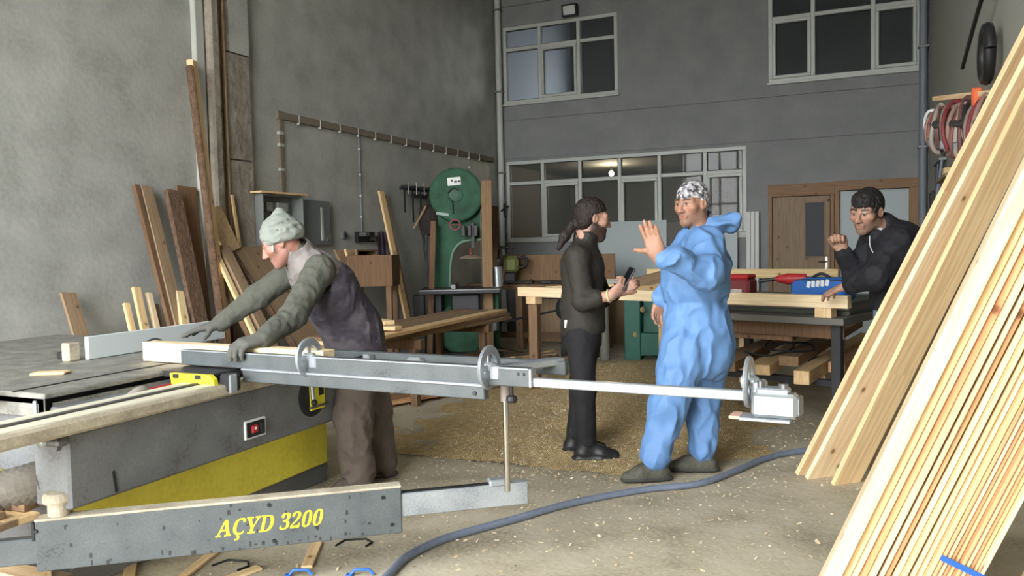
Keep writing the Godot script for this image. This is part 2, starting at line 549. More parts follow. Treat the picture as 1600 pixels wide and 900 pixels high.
# ---------------------------------------------------------------- the hall
func build_room() -> void:
	var st := begin()
	box(st, Vector3(XL - 0.25, -0.2, -16.4), Vector3(2.3, 0.0, ZF + 0.3))
	structure(put("floor", done(st), M.floor), "dusty grey concrete workshop floor")
	st = begin()
	box(st, Vector3(-40, -0.25, ZF + 0.3), Vector3(40, -0.02, 40))
	structure(put("ground_outside", done(st), M.outside), "pale concrete yard in front of the open workshop")
	st = begin()
	box(st, Vector3(XL - 0.25, YC, ZB - 0.2), Vector3(2.3, YC + 0.25, ZF + 0.3))
	structure(put("ceiling", done(st), M.ceiling))
	st = begin()
	box(st, Vector3(XL - 0.25, 0, ZB - 0.2), Vector3(XL, YC, ZF + 0.3))
	structure(put("wall_left", done(st), M.plaster), "grey plastered side wall with rough patches")
	st = begin()
	box(st, Vector3(XR, 0, ZB - 0.2), Vector3(XR + 0.25, YC, -4.95))
	structure(put("wall_right", done(st), M.plaster_side), "dim grey side wall behind the leaning lumber")
	st = begin()
	box(st, Vector3(2.02, 0, -4.95), Vector3(2.25, YC, ZF + 0.3))
	structure(put("wall_right_bay", done(st), M.plaster), "plastered wall of the entrance bay behind the board bundle")
	st = begin()
	box(st, Vector3(XR + 0.25, 0, -5.15), Vector3(2.25, YC, -4.95))
	structure(put("wall_right_return", done(st), M.plaster), "short plastered wall return beside the leaning boards")
	# back wall in bands with real joints between them
	var holes := [[0.33, 3.70, 2.24, 4.93], [4.44, 3.63, 6.37, 4.95], [0.34, 1.49, 4.13, 2.78], [4.48, 0.0, 5.26, 2.03], [5.36, 0.0, 6.23, 2.08]]
	st = begin()
	var bands := [[0.0, 2.81], [2.83, 3.425], [3.445, 5.25], [5.265, YC]]
	for b in bands:
		var hs := []
		for h in holes:
			if h[3] > b[0] and h[1] < b[1]:
				hs.append([h[0], maxf(h[1] - b[0], 0.0), h[2], minf(h[3], b[1]) - b[0]])
		holed_wall(st, Vector3(-5.7, b[0], ZB), Vector3.RIGHT, 6.7, b[1] - b[0], Vector3(0, 0, -0.2), hs)
	for y in [2.81, 3.425, 5.25]:
		box(st, Vector3(-5.7, y, ZB - 0.2), Vector3(1.0, y + 0.02, ZB - 0.022))
	structure(put("wall_back", done(st), M.plaster_back), "grey back wall with windows and horizontal joints")
	# front wall: one wide opening, the right part closed to hold daylight to the left, with the steel frame of the folding gate
	st = begin()
	holed_wall(st, Vector3(XL - 0.25, 0, ZF), Vector3.RIGHT, 8.0, YC, Vector3(0, 0, 0.3), [[0.3, -0.1, 5.2, 5.9]])
	structure(put("wall_front", done(st), M.plaster))
	var gate := thing("gate_frame", "dark steel frame bars across the top of the workshop entrance", "gate frame", Vector3(0, 0, ZF + 0.12))
	for x in [-5.35, -4.8, -4.25, -3.7, -3.1]:
		put("upright", bbox(Vector3(0.06, 5.68, 0.06)), M.dark_steel, gate, Vector3(x, 2.84, 0))
	for y in [2.6, 3.55, 4.6, 5.6]:
		put("rail", bbox(Vector3(2.2, 0.06, 0.06)), M.dark_steel, gate, Vector3(-4.2, y, 0))
	# pilaster on the left wall
	st = begin()
	for a in [[0.0, 2.28], [2.29, 3.28], [3.29, YC]]:
		bevelled(st, Vector3(XL + 0.035, (a[0] + a[1]) / 2.0, -5.97), Vector3(0.07, a[1] - a[0], 0.34), 0.006)
	structure(put("pilaster", done(st), M.concrete), "bare concrete pilaster with a horizontal joint")
	st = begin()
	box(st, Vector3(XL, 3.29, -6.138), Vector3(XL + 0.073, YC, -5.88))
	structure(put("pilaster_plaster", done(st), M.plaster), "plastered upper part of the concrete pilaster")
	st = begin()
	bevelled(st, Vector3(XL + 0.03, YC / 2, -5.53), Vector3(0.06, YC, 0.11), 0.01)
	structure(put("trim_1", done(st), plain(Color8(176, 178, 170), 0.8)), "whitish plaster edge strip beside the pilaster")
	st = begin()
	bevelled(st, Vector3(XL + 0.06, YC / 2, -5.655), Vector3(0.12, YC, 0.11), 0.02)
	structure(put("trim_2", done(st), M.concrete), "upright concrete strip beside the pilaster")
	st = begin()
	bevelled(st, Vector3(XL + 0.025, YC / 2, -5.755), Vector3(0.05, YC, 0.07), 0.006)
	bevelled(st, Vector3(XL + 0.045, YC / 2, -5.80), Vector3(0.09, YC, 0.02), 0.004)
	structure(put("trim_3", done(st), M["old5"]), "upright grey wooden batten beside the pilaster")
	# windows and doors of the back wall
	window_unit("window_1", -5.37, 3.70, -3.46, 4.93, [-4.74, -4.09], 4.57, [1], M.glass, "white framed upper window with six panes near the left corner pipe")
	window_unit("window_2", -1.26, 3.63, 0.67, 4.95, [-0.67, 0.09], 4.52, [0, 2], M.glass, "white framed upper window with six panes above the doors")
	window_unit("window_3", -5.36, 1.49, -1.57, 2.78, [-4.73, -4.10, -3.46, -2.84, -2.16], 2.42, [1, 3, 5], M.glass, "long white framed lower window with twelve panes")
	build_doors()

func window_unit(called: String, x0: float, y0: float, x1: float, y1: float, cols: Array, ty: float, sashes: Array, glass: Material, label: String) -> void:
	var o := Node3D.new()
	o.name = called
	add_child(o)
	structure(o, label)
	o.position = Vector3((x0 + x1) / 2, y0, ZB)
	var f := 0.055
	var zc := -0.02
	var rel := func(x: float, y: float, z: float) -> Vector3: return Vector3(x, y, z) - Vector3((x0 + x1) / 2, y0, 0)
	for y in [y0 + f / 2, y1 - f / 2]:
		put("frame_bar", bbox(Vector3(x1 - x0, f, 0.07), 0.006), M.pvc, o, rel.call((x0 + x1) / 2, y, zc))
	for x in [x0 + f / 2, x1 - f / 2]:
		put("frame_bar", bbox(Vector3(f, y1 - y0 - 2 * f, 0.07), 0.006), M.pvc, o, rel.call(x, (y0 + y1) / 2, zc))
	put("sill", bbox(Vector3(x1 - x0 + 0.04, 0.03, 0.09), 0.004), M.pvc, o, rel.call((x0 + x1) / 2, y0 - 0.012, 0.0))
	var xs := [x0] + cols + [x1]
	for c in cols:
		put("mullion", bbox(Vector3(f, y1 - y0 - 2 * f, 0.07), 0.006), M.pvc, o, rel.call(c, (y0 + y1) / 2, zc))
	for i in xs.size() - 1:
		var a: float = xs[i] + (f if i == 0 else f / 2)
		var b: float = xs[i + 1] - (f if i == xs.size() - 2 else f / 2)
		put("transom", bbox(Vector3(b - a, f, 0.066), 0.006), M.pvc, o, rel.call((a + b) / 2, ty, zc))
		for row in 2:
			var c0: float = y0 + f if row == 0 else ty + f / 2
			var c1: float = ty - f / 2 if row == 0 else y1 - f
			var s := 0.0
			if row == 0 and i in sashes:
				s = 0.045
				for y in [c0 + s / 2, c1 - s / 2]:
					put("sash", bbox(Vector3(b - a, s, 0.06), 0.008), M.pvc, o, rel.call((a + b) / 2, y, zc + 0.025))
				for x in [a + s / 2, b - s / 2]:
					put("sash", bbox(Vector3(s, c1 - c0 - 2 * s, 0.06), 0.008), M.pvc, o, rel.call(x, (c0 + c1) / 2, zc + 0.025))
			var g := 0.008
			for y in [c0 + s + g / 2, c1 - s - g / 2]:
				put("gasket", bbox(Vector3(b - a - 2 * s, g, 0.05), 0.001), M.gasket, o, rel.call((a + b) / 2, y, zc - 0.004))
			for x in [a + s + g / 2, b - s - g / 2]:
				put("gasket", bbox(Vector3(g, c1 - c0 - 2 * s, 0.05), 0.001), M.gasket, o, rel.call(x, (c0 + c1) / 2, zc - 0.004))
			put("pane", bbox(Vector3(b - a - 2 * s, c1 - c0 - 2 * s, 0.006), 0.0005), glass, o, rel.call((a + b) / 2, (c0 + c1) / 2, zc - 0.01))

func build_doors() -> void:
	var d := Node3D.new()
	d.name = "door_1"
	add_child(d)
	structure(d, "brown wooden door with a narrow dark glass strip")
	d.position = Vector3(-0.83, 0, ZB)
	put("leaf", bbox(Vector3(0.76, 2.02, 0.045), 0.005), M.door_wood, d, Vector3(0, 1.01, 0.0))
	for s in [-1, 1]:
		put("frame_post", bbox(Vector3(0.05, 2.2, 0.1), 0.005), M.frame_wood, d, Vector3(s * 0.41, 1.1, 0.02))
	var head := board("frame_head", Vector3(-0.44, 2.11, 0.03), Vector3(0.44, 2.11, 0.03), 0.17, 0.09, Vector3.UP, M.frame_wood, d)
	head.set_meta("label", "wide brown wooden head board above the door")
	put("glass_strip", bbox(Vector3(0.24, 0.75, 0.01), 0.002), M.dark_glass, d, Vector3(0.18, 1.55, 0.02))
	for y in [1.165, 1.935]:
		put("glass_bead", bbox(Vector3(0.28, 0.02, 0.02), 0.003), M.door_wood, d, Vector3(0.18, y, 0.025))
	for x in [0.05, 0.31]:
		put("glass_bead", bbox(Vector3(0.02, 0.75, 0.02), 0.003), M.door_wood, d, Vector3(x, 1.55, 0.025))
	var st := begin(true)
	tube(st, PackedVector3Array([Vector3(0.33, 1.1, 0.02), Vector3(0.33, 1.1, 0.07), Vector3(0.23, 1.1, 0.075)]), 0.011, 8)
	var hd := put("handle", done(st), M.chrome, d)
	hd.set_meta("label", "small chrome lever handle")
	put("key_plate", bbox(Vector3(0.035, 0.2, 0.006), 0.002), M.chrome, d, Vector3(0.33, 1.07, 0.026))
	put("hinge_pin", bbox(Vector3(0.03, 0.03, 0.02), 0.004), M.black, d, Vector3(0.36, 1.95, 0.025))
	d = Node3D.new()
	d.name = "door_2"
	add_child(d)
	structure(d, "white panelled doorway in a broad brown wooden frame")
	d.position = Vector3(0.1, 0, ZB)
	put("panel", bbox(Vector3(0.87, 2.06, 0.03), 0.003), M.white_board, d, Vector3(0, 1.04, -0.02))
	for s in [[-0.46, 0.06], [0.49, 0.12]]:
		put("frame_post", bbox(Vector3(s[1], 2.2, 0.1), 0.005), M.frame_wood, d, Vector3(s[0], 1.1, 0.02))
	board("frame_head", Vector3(-0.49, 2.14, 0.03), Vector3(0.56, 2.14, 0.03), 0.13, 0.09, Vector3.UP, M.frame_wood, d)

func build_back_rooms() -> void:
	# rooms behind the windows
	var st := begin()
	box(st, Vector3(-5.9, 2.83, -16.2), Vector3(1.1, 3.425, ZB - 0.2))
	structure(put("slab_back", done(st), M.room))
	st = begin()
	box(st, Vector3(-5.95, YC, -16.4), Vector3(1.2, YC + 0.2, ZB - 0.2))
	structure(put("ceiling_back", done(st), M.room))
	st = begin()
	box(st, Vector3(-6.0, 0, -16.4), Vector3(-5.75, YC + 0.2, ZB - 0.2))
	box(st, Vector3(1.0, 0, -16.4), Vector3(1.2, YC + 0.2, ZB - 0.2))
	box(st, Vector3(-3.0, 3.425, -16.2), Vector3(-2.9, YC, ZB - 0.2))
	structure(put("wall_back_rooms", done(st), M.room))
	st = begin()
	holed_wall(st, Vector3(-6.0, 0, -16.2), Vector3.RIGHT, 7.2, YC, Vector3(0, 0, -0.2), [[1.6, 3.9, 2.9, 5.9]])  # unseen opening, added to let daylight brighten the upper room
	structure(put("wall_rear", done(st), M.room), "outer wall of the rooms behind the back wall")
	st = begin()
	box(st, Vector3(-5.75, 3.43, -16.2), Vector3(-5.70, YC, ZB - 0.2))
	box(st, Vector3(-5.70, YC - 0.03, -16.2), Vector3(-3.0, YC, ZB - 0.2))
	box(st, Vector3(-5.70, 3.425, -16.2), Vector3(-3.0, 3.44, ZB - 0.2))
	structure(put("wall_upper_room", done(st), M.pale_room), "pale walls of the upper room behind the window")
	# the bulb that burns in the office
	var lamp := thing("ceiling_bulb", "bright bare bulb hanging in the office behind the lower window", "lamp", Vector3(-4.19, 2.83, -14.0))
	put("cord", tube_mesh(PackedVector3Array([Vector3(0, 0, 0), Vector3(0, -0.09, 0)]), 0.004, 6), M.black, lamp)
	put("socket", lathe_mesh([Vector2(0, -0.12), Vector2(0.016, -0.12), Vector2(0.016, -0.07), Vector2(0, -0.07)]), M.black, lamp)
	var bm := StandardMaterial3D.new()
	bm.albedo_color = Color(1, 0.97, 0.9)
	bm.emission_enabled = true
	bm.emission = Color(1, 0.95, 0.82)
	bm.emission_energy_multiplier = 3.0
	var sm := SphereMesh.new()
	sm.radius = 0.045
	sm.height = 0.09
	sm.radial_segments = 16
	sm.rings = 8
	put("bulb", sm, bm, lamp, Vector3(0, -0.155, 0))
	var l := OmniLight3D.new()
	l.name = "bulb_light"
	l.light_color = Color(1, 0.93, 0.78)
	l.light_energy = 0.08
	l.light_size = 0.045
	l.omni_range = 12.0
	l.omni_attenuation = 2.0
	l.shadow_enabled = true
	lamp.add_child(l)
	l.position = Vector3(0, -0.155, 0)

# ---------------------------------------------------------------- things fixed to the walls
func build_wall_fittings() -> void:
	# corner pipes
	var t := thing("drain_pipe", "pale vertical drain pipe in the far corner behind the band saw", "pipe", Vector3(XL + 0.075, 0, ZB + 0.08))
	put("pipe", tube_mesh(PackedVector3Array([Vector3(0, 0, 0), Vector3(0, YC, 0)]), 0.05, 14), M.pvc, t)
	for y in [1.4, 2.6, 3.9, 5.2]:
		put("bracket", bbox(Vector3(0.13, 0.03, 0.13), 0.004), M.steel, t, Vector3(0, y, -0.005))
	t = thing("drain_pipe", "grey vertical drain pipe beside the white panelled doorway", "pipe", Vector3(0.69, 0, ZB + 0.08))
	put("pipe", tube_mesh(PackedVector3Array([Vector3(0, 0, 0), Vector3(0, YC, 0)]), 0.05, 14), plain(Color8(118, 124, 132), 0.5), t)
	for y in [1.4, 2.6, 3.9]:
		put("bracket", bbox(Vector3(0.13, 0.03, 0.13), 0.004), M.steel, t, Vector3(0, y, -0.005))
	# cable tray along the left wall
	t = thing("cable_tray", "dusty tan cable tray running along the grey side wall", "cable tray", Vector3(XL + 0.004, 0, -6.6))
	var tan := plain(Color8(122, 112, 96), 0.8)
	put("tray", bbox(Vector3(0.03, 0.075, 5.1), 0.004), tan, t, Vector3(0.016, 2.80, -2.6))
	put("bend", bbox(Vector3(0.034, 0.09, 0.12), 0.01), tan, t, Vector3(0.018, 2.80, -0.02))
	put("drop", bbox(Vector3(0.028, 0.78, 0.05), 0.004), tan, t, Vector3(0.015, 2.4, -0.01))
	for i in 13:
		put("clip", bbox(Vector3(0.036, 0.1, 0.012), 0.003), M.pvc, t, Vector3(0.02, 2.79, -0.3 - i * 0.36))
	for y in [2.62, 2.5, 2.25]:
		put("clip", bbox(Vector3(0.036, 0.03, 0.07), 0.003), M.pvc, t, Vector3(0.018, y, -0.01))
	t = thing("wall_cable", "thin grey cable clipped straight down the side wall", "cable", Vector3(XL + 0.012, 0, -8.02))
	put("wire", tube_mesh(PackedVector3Array([Vector3(0, 1.55, 0), Vector3(0, 2.78, 0)]), 0.008, 6), M.cable_grey, t)
	for y in [2.6, 2.3, 2.05, 1.8]:
		put("clip", bbox(Vector3(0.02, 0.02, 0.03), 0.003), M.white_plastic, t, Vector3(0, y, 0))
	t = thing("wall_cable", "short cable with a clip hanging under the cable tray by the green wheel", "cable", Vector3(XL + 0.012, 0, -10.9))
	put("wire", tube_mesh(PackedVector3Array([Vector3(0, 2.5, 0), Vector3(0, 2.78, 0)]), 0.008, 6), M.cable_grey, t)
	put("clip", bbox(Vector3(0.02, 0.02, 0.03), 0.003), M.white_plastic, t, Vector3(0, 2.62, 0))
	# electric cabinet with its door swung open along the wall
	t = thing("electric_cabinet", "open grey electric cabinet with breakers on the side wall", "cabinet", Vector3(XL + 0.006, 1.5, -6.45))
	var cab := plain(Color8(120, 124, 122), 0.55)
	put("back_plate", bbox(Vector3(0.01, 0.5, 0.6), 0.002), cab, t, Vector3(0.01, 0.22, 0))
	for y in [-0.03, 0.47]:
		put("side_plate", bbox(Vector3(0.16, 0.015, 0.62), 0.003), cab, t, Vector3(0.08, y, 0))
	for z in [-0.3, 0.3]:
		put("side_plate", bbox(Vector3(0.16, 0.5, 0.015), 0.003), cab, t, Vector3(0.08, 0.22, z))
	for a in [[0.36, -0.08, 0.1], [0.2, -0.08, 0.1], [0.36, 0.12, 0.06], [0.05, 0.0, 0.2]]:
		put("breaker", bbox(Vector3(0.07, 0.09, a[2] * 1.6), 0.006), M.white_plastic if a[0] < 0.3 else plain(Color8(150, 150, 146), 0.5), t, Vector3(0.05, a[0], a[1]))
	for k in 3:
		put("wire", tube_mesh(curve([Vector3(0.04, 0.05, 0.1 - k * 0.1), Vector3(0.09, 0.15, 0.16 - k * 0.12), Vector3(0.05, 0.33, 0.05 - k * 0.05)], 5), 0.006, 6), [M.black, M.maroon, M.black][k], t)
	var dr := put("door", bbox(Vector3(0.018, 0.48, 0.58), 0.004), plain(Color8(112, 118, 120), 0.45), t, Vector3(0.07, 0.21, -0.6), Basis(Vector3.UP, 0.06))
	put("stiffener", bbox(Vector3(0.012, 0.36, 0.04), 0.002), M.pvc, dr, Vector3(0.014, -0.01, -0.12))
	put("lock", bbox(Vector3(0.02, 0.04, 0.02), 0.003), M.chrome, dr, Vector3(0.015, -0.18, -0.2))
	put("lintel_board", bbox(Vector3(0.2, 0.02, 0.7), 0.003), M["pine4"], t, Vector3(0.1, 0.49, 0.02))
	t = thing("wall_socket", "small grey wall socket beside the electric cabinet", "socket", Vector3(XL, 1.58, -7.64))
	put("box", bbox(Vector3(0.04, 0.08, 0.08), 0.006), plain(Color8(112, 116, 112), 0.5), t, Vector3(0.02, 0, 0))
	put("face_plate", bbox(Vector3(0.01, 0.045, 0.045), 0.004), M.dark_steel, t, Vector3(0.044, 0, 0))
	# rack of clamps on the left wall
	t = thing("clamp_rack", "dark iron clamps hanging on a bar beside the green wheel", "clamp rack", Vector3(XL, 2.16, -9.2))
	put("bar", bbox(Vector3(0.04, 0.04, 0.85), 0.004), M.black, t, Vector3(0.1, 0.02, 0))
	put("bar", bbox(Vector3(0.05, 0.05, 0.5), 0.004), M.dark_steel, t, Vector3(0.08, -0.06, -0.15))
	for i in 4:
		var z := 0.38 - i * 0.2
		put("clamp_bar", bbox(Vector3(0.012, 0.3 + 0.12 * (i % 2), 0.03), 0.002), M.black, t, Vector3(0.13, -0.14 - 0.06 * (i % 2), z))
		put("clamp_jaw", bbox(Vector3(0.1, 0.04, 0.05), 0.006), M.black, t, Vector3(0.14, 0.04, z))
		put("clamp_screw", tube_mesh(PackedVector3Array([Vector3(0.19, -0.06, z), Vector3(0.19, 0.1, z)]), 0.009, 8), M.steel, t)
	t = thing("wall_vice", "small dark vice bracket fixed to the side wall above the brown crate", "bracket", Vector3(XL, 1.56, -8.05))
	put("plate", bbox(Vector3(0.05, 0.12, 0.36), 0.006), M.black, t, Vector3(0.03, 0, 0))
	put("jaw", bbox(Vector3(0.1, 0.05, 0.1), 0.008), M.steel, t, Vector3(0.09, 0.03, 0.1))
	put("jaw", bbox(Vector3(0.1, 0.05, 0.08), 0.008), M.dark_steel, t, Vector3(0.09, -0.02, -0.1))
	t = thing("wall_coat", "dusty purple cloth hanging beside the wall bracket", "cloth", Vector3(XL, 1.3, -8.42))
	var st := begin(true)
	for i in 8:
		for j in 6:
			var f := func(a: int, b: int) -> Vector3: return Vector3(0.03 + 0.025 * sin(a * 1.7 + b * 0.4), 0.32 - b * 0.1, -0.1 + a * 0.025)
			quad(st, f.call(i, j), f.call(i + 1, j), f.call(i + 1, j + 1), f.call(i, j + 1))
	put("cloth", done(st), plain(Color8(92, 78, 92), 0.95), t)
	put("hook", bbox(Vector3(0.05, 0.02, 0.02), 0.003), M.steel, t, Vector3(0.025, 0.33, 0))
	# flood light on the back wall
	t = thing("flood_light", "black framed flood light above the upper window by the corner pipe", "light", Vector3(-4.19, 5.03, ZB))
	put("housing", bbox(Vector3(0.25, 0.19, 0.06), 0.012), M.black, t, Vector3(0, 0, 0.1), Basis(Vector3.RIGHT, 0.15))
	put("lens", bbox(Vector3(0.19, 0.13, 0.01), 0.003), plain(Color8(200, 202, 198), 0.2), t, Vector3(0, -0.003, 0.132), Basis(Vector3.RIGHT, 0.15))
	put("bracket", bbox(Vector3(0.1, 0.03, 0.08), 0.004), M.black, t, Vector3(0, 0.06, 0.04))
	# hooks on the pipe in the corner
	t = thing("pipe_tap", "small black tap on the corner pipe beside the brown board", "tap", Vector3(XL + 0.14, 2.0, ZB + 0.1))
	put("body", bbox(Vector3(0.05, 0.22, 0.05), 0.012), M.black, t, Vector3(0, 0, 0))
	put("lever", bbox(Vector3(0.16, 0.03, 0.03), 0.008), M.black, t, Vector3(0.01, 0.02, 0.03), Basis(Vector3.BACK, 0.5))
	# rack with band clamps and hoses on the right wall
	t = thing("clamp_boom", "row of reddish brown strap coils hung on a pole by the side wall", "clamp rack", Vector3(0.46, 2.29, -7.0))
	var pole_end := Vector3(0.235, -0.19, 1.35)
	board("slat", Vector3(0.03, 0.19, -0.05), pole_end + Vector3(0.02, 0.17, 0.05), 0.035, 0.04, Vector3.UP, M["pine1"], t)
	put("pole", tube_mesh(PackedVector3Array([Vector3(-0.01, 0.0, -0.1), pole_end]), 0.035, 12), M.dark_steel, t)
	for k in [0.25, 0.9]:
		put("arm", bbox(Vector3(0.305 - 0.235 * k, 0.04, 0.04), 0.005), M.black, t, pole_end * k + Vector3((0.305 - 0.235 * k) / 2.0, 0.0, 0))
	var rings := [M.maroon, plain(Color8(150, 118, 108), 0.6), plain(Color8(120, 76, 70), 0.6), plain(Color8(160, 148, 138), 0.5), plain(Color8(104, 70, 66), 0.6), M.dark_steel, plain(Color8(134, 118, 110), 0.6)]
	var rn := Vector3(1, 0, -0.32).normalized()
	var rz := rn.cross(Vector3.UP).normalized()
	for i in 17:
		var rr := 0.125 + 0.0035 * i + 0.014 * ((i * 5) % 4)
		var c := pole_end * (i / 16.0) + Vector3(0, -0.03 - 0.012 * ((i * 3) % 4), 0)
		var pts := PackedVector3Array()
		for k in 21:
			var a := TAU * k / 20.0
			pts.append(c + Vector3.UP * cos(a) * rr + rz * sin(a) * rr * 0.8 + rn * 0.012 * sin(a * 2.0 + i))
		st = begin(true)
		tube(st, pts, 0.017 if i > 0 else 0.013, 8, false)
		put("coil", done(st), M.white_plastic if i == 0 else rings[i % 7], t)
		if i % 4 == 2:
			put("buckle", bbox(Vector3(0.05, 0.07, 0.05), 0.008), M.steel, t, c - rz * rr * 0.7 + Vector3(0, -rr * 0.5, 0))
	put("tie", bbox(Vector3(0.06, 0.12, 0.06), 0.01), M.orange, t, pole_end * 0.8 + Vector3(0, 0.16, 0))
	t = thing("black_hose", "black hose coil and rope hanging from the side wall above the boom", "hose", Vector3(XR, 2.75, -6.1))
	put("rope", tube_mesh(curve([Vector3(-0.06, 0.35, 0.6), Vector3(-0.1, 0.15, 0.1), Vector3(-0.12, -0.1, -0.7)], 8), 0.014, 6), M.black, t)
	var ring := PackedVector3Array()
	for k in 17:
		var a := TAU * k / 16.0
		ring.append(Vector3(-0.08, -0.2 + 0.16 * sin(a), 0.25 + 0.16 * cos(a)))
	put("coil", tube_mesh(ring, 0.035, 8), M.black, t)
	t = thing("hanging_belt", "black belts and grey cloth hanging beside the drain pipe", "belt", Vector3(XR, 0.9, -10.0))
	for k in 4:
		put("belt", tube_mesh(curve([Vector3(-0.05, 1.3, 0.2 * k), Vector3(-0.06 - 0.02 * k, 0.6, 0.06 + 0.2 * k), Vector3(-0.05, -0.1, 0.1 + 0.2 * k)], 6), 0.016, 6), M.black if k % 2 == 0 else M.cable_grey, t)
	put("cloth", bbox(Vector3(0.06, 0.9, 0.4), 0.03), plain(Color8(70, 70, 70), 0.95), t, Vector3(-0.05, 0.6, -0.6))
	put("hook_bar", bbox(Vector3(0.08, 0.03, 0.9), 0.005), M.steel, t, Vector3(-0.04, 1.32, 0.1))
	t = thing("wall_shelf", "small wooden wall shelf with offcuts behind the leaning boards", "shelf", Vector3(XR, 1.2, -7.6))
	for y in [0.0, 0.35, 0.7]:
		put("shelf_board", bbox(Vector3(0.2, 0.03, 0.9), 0.003), M["old0"], t, Vector3(-0.1, y, 0))
	for k in 5:
		put("offcut", bbox(Vector3(0.12, 0.07, 0.14), 0.004), M["pine%d" % k], t, Vector3(-0.12, 0.05 + 0.35 * (k % 3), -0.3 + 0.16 * k))

# ---------------------------------------------------------------- sliding table saw
func build_table_saw() -> void:
	var t := thing("table_saw", "grey and yellow sliding table saw with dusty cast table", "table saw", Vector3(-3.2, 0, -3.0))
	var o := Vector3(3.2, 0, 3.0)
	var at := func(x: float, y: float, z: float) -> Vector3: return Vector3(x, y, z) + o
	put("plinth", bbox(Vector3(1.0, 0.12, 1.75), 0.006), M.cabinet_paint, t, at.call(-3.54, 0.06, -3.12))
	put("base", bbox(Vector3(0.96, 0.36, 1.72), 0.008), M.yellow_paint, t, at.call(-3.49, 0.3, -3.1))
	put("end_panel", bbox(Vector3(0.97, 0.37, 0.012), 0.003), M.cabinet_paint, t, at.call(-3.49, 0.3, -2.236))
	put("upper_cabinet", bbox(Vector3(0.93, 0.3, 1.69), 0.008), M.cabinet_paint, t, at.call(-3.49, 0.635, -3.1))
	# long beam that carries the sliding rail
	var body := put("rail_beam", bbox(Vector3(0.2, 0.3, 1.84), 0.01), M.cabinet_paint, t, at.call(-2.9, 0.585, -3.0))
	body.set_meta("label", "scuffed grey sheet metal beam under the sliding rail")
	for z in [0.86, -0.86]:
		put("end_bolt", lathe_mesh([Vector2(0, 0), Vector2(0.018, 0), Vector2(0.018, 0.02), Vector2(0, 0.02)], Basis(Vector3.RIGHT, PI / 2)), M.steel, body, Vector3(0.05, 0.1, z + 0.06 * signf(z)))
	put("slot", bbox(Vector3(0.008, 0.09, 0.012), 0.001), M.black, body, Vector3(0.1, -0.09, 0.72), Basis(Vector3.RIGHT, 0.12))
	var bracket := begin(true)
	lathe(bracket, [Vector2(0, 0), Vector2(0.02, 0), Vector2(0.02, 0.06), Vector2(0, 0.06)], Vector3.ZERO, Basis(Vector3.RIGHT, PI / 2), 12)
	put("clamp_bolt", done(bracket), M.bright_metal, body, Vector3(0.04, 0.13, 0.93))
	put("clamp_bolt", bbox(Vector3(0.11, 0.03, 0.05), 0.008), M.steel, body, Vector3(0.06, 0.125, 0.95))
	# switch
	var sw := put("switch_plate", bbox(Vector3(0.012, 0.095, 0.15), 0.004), M.white_plastic, t, at.call(-2.797, 0.535, -3.1))
	put("switch_recess", bbox(Vector3(0.006, 0.075, 0.13), 0.002), M.black, sw, Vector3(0.006, 0, 0))
	put("switch_button", bbox(Vector3(0.016, 0.04, 0.045), 0.006), M.red, sw, Vector3(0.01, 0, 0.012))
	put("switch_symbol", bbox(Vector3(0.004, 0.014, 0.014), 0.001), M.white_plastic, sw, Vector3(0.018, 0.004, 0.014))
	put("switch_button", bbox(Vector3(0.012, 0.05, 0.03), 0.004), M.dark_steel, sw, Vector3(0.008, 0, -0.042))
	# tilt scale behind an oval opening
	var disc := lathe_mesh([Vector2(0, -0.004), Vector2(0.115, -0.004), Vector2(0.115, 0.004), Vector2(0.1, 0.008), Vector2(0.0, 0.008)], Basis(Vector3.BACK, -PI / 2), 32)
	var g := put("tilt_gauge", disc, M.black, t, at.call(-2.799, 0.615, -3.56))
	put("gauge_plate", bbox(Vector3(0.01, 0.17, 0.13), 0.03), M.yellow_gloss, g, Vector3(0.012, 0.005, -0.03))
	put("gauge_slot", bbox(Vector3(0.006, 0.05, 0.045), 0.018), M.black, g, Vector3(0.017, 0.02, -0.06))
	put("gauge_bar", bbox(Vector3(0.012, 0.012, 0.17), 0.003), M.steel, g, Vector3(0.02, -0.06, -0.035))
	put("gauge_lever", tube_mesh(PackedVector3Array([Vector3(0.025, 0.07, 0.03), Vector3(0.03, -0.02, 0.03)]), 0.011, 8), M.bright_metal, g)
	put("gauge_knob", lathe_mesh([Vector2(0, 0), Vector2(0.016, 0.002), Vector2(0.02, 0.012), Vector2(0.012, 0.026), Vector2(0, 0.028)], Basis(Vector3.BACK, -PI / 2), 14), M.black, g, Vector3(0.025, -0.03, 0.03))
	# sliding rail
	var r := put("sliding_rail", bbox(Vector3(0.235, 0.058, 2.9), 0.012), M.dusty_rail, t, at.call(-2.865, 0.767, -2.2))
	put("rail_strip", bbox(Vector3(0.055, 0.012, 2.9), 0.003), M.pale_strip, r, Vector3(-0.085, 0.03, 0))
	put("rail_strip", bbox(Vector3(0.075, 0.008, 2.9), 0.003), M.pale_strip, r, Vector3(0.045, 0.029, 0))
	put("guide_groove", bbox(Vector3(0.02, 0.006, 2.9), 0.001), M.black, r, Vector3(-0.042, 0.029, 0))
	put("guide_rod", tube_mesh(PackedVector3Array([Vector3(-0.02, 0.034, -1.45), Vector3(-0.02, 0.034, 1.45)]), 0.006, 6), M.steel, r)
	# carriage on the rail
	var c := put("carriage", bbox(Vector3(0.34, 0.03, 0.3), 0.006), M.dark_steel, t, at.call(-2.98, 0.832, -3.0))
	var st := begin()
	var out := PackedVector2Array([Vector2(-0.2, 0.0), Vector2(0.05, 0.0), Vector2(0.075, -0.02), Vector2(0.085, -0.085), Vector2(0.035, -0.09), Vector2(0.02, -0.045), Vector2(-0.12, -0.04), Vector2(-0.15, -0.07), Vector2(-0.19, -0.06)])
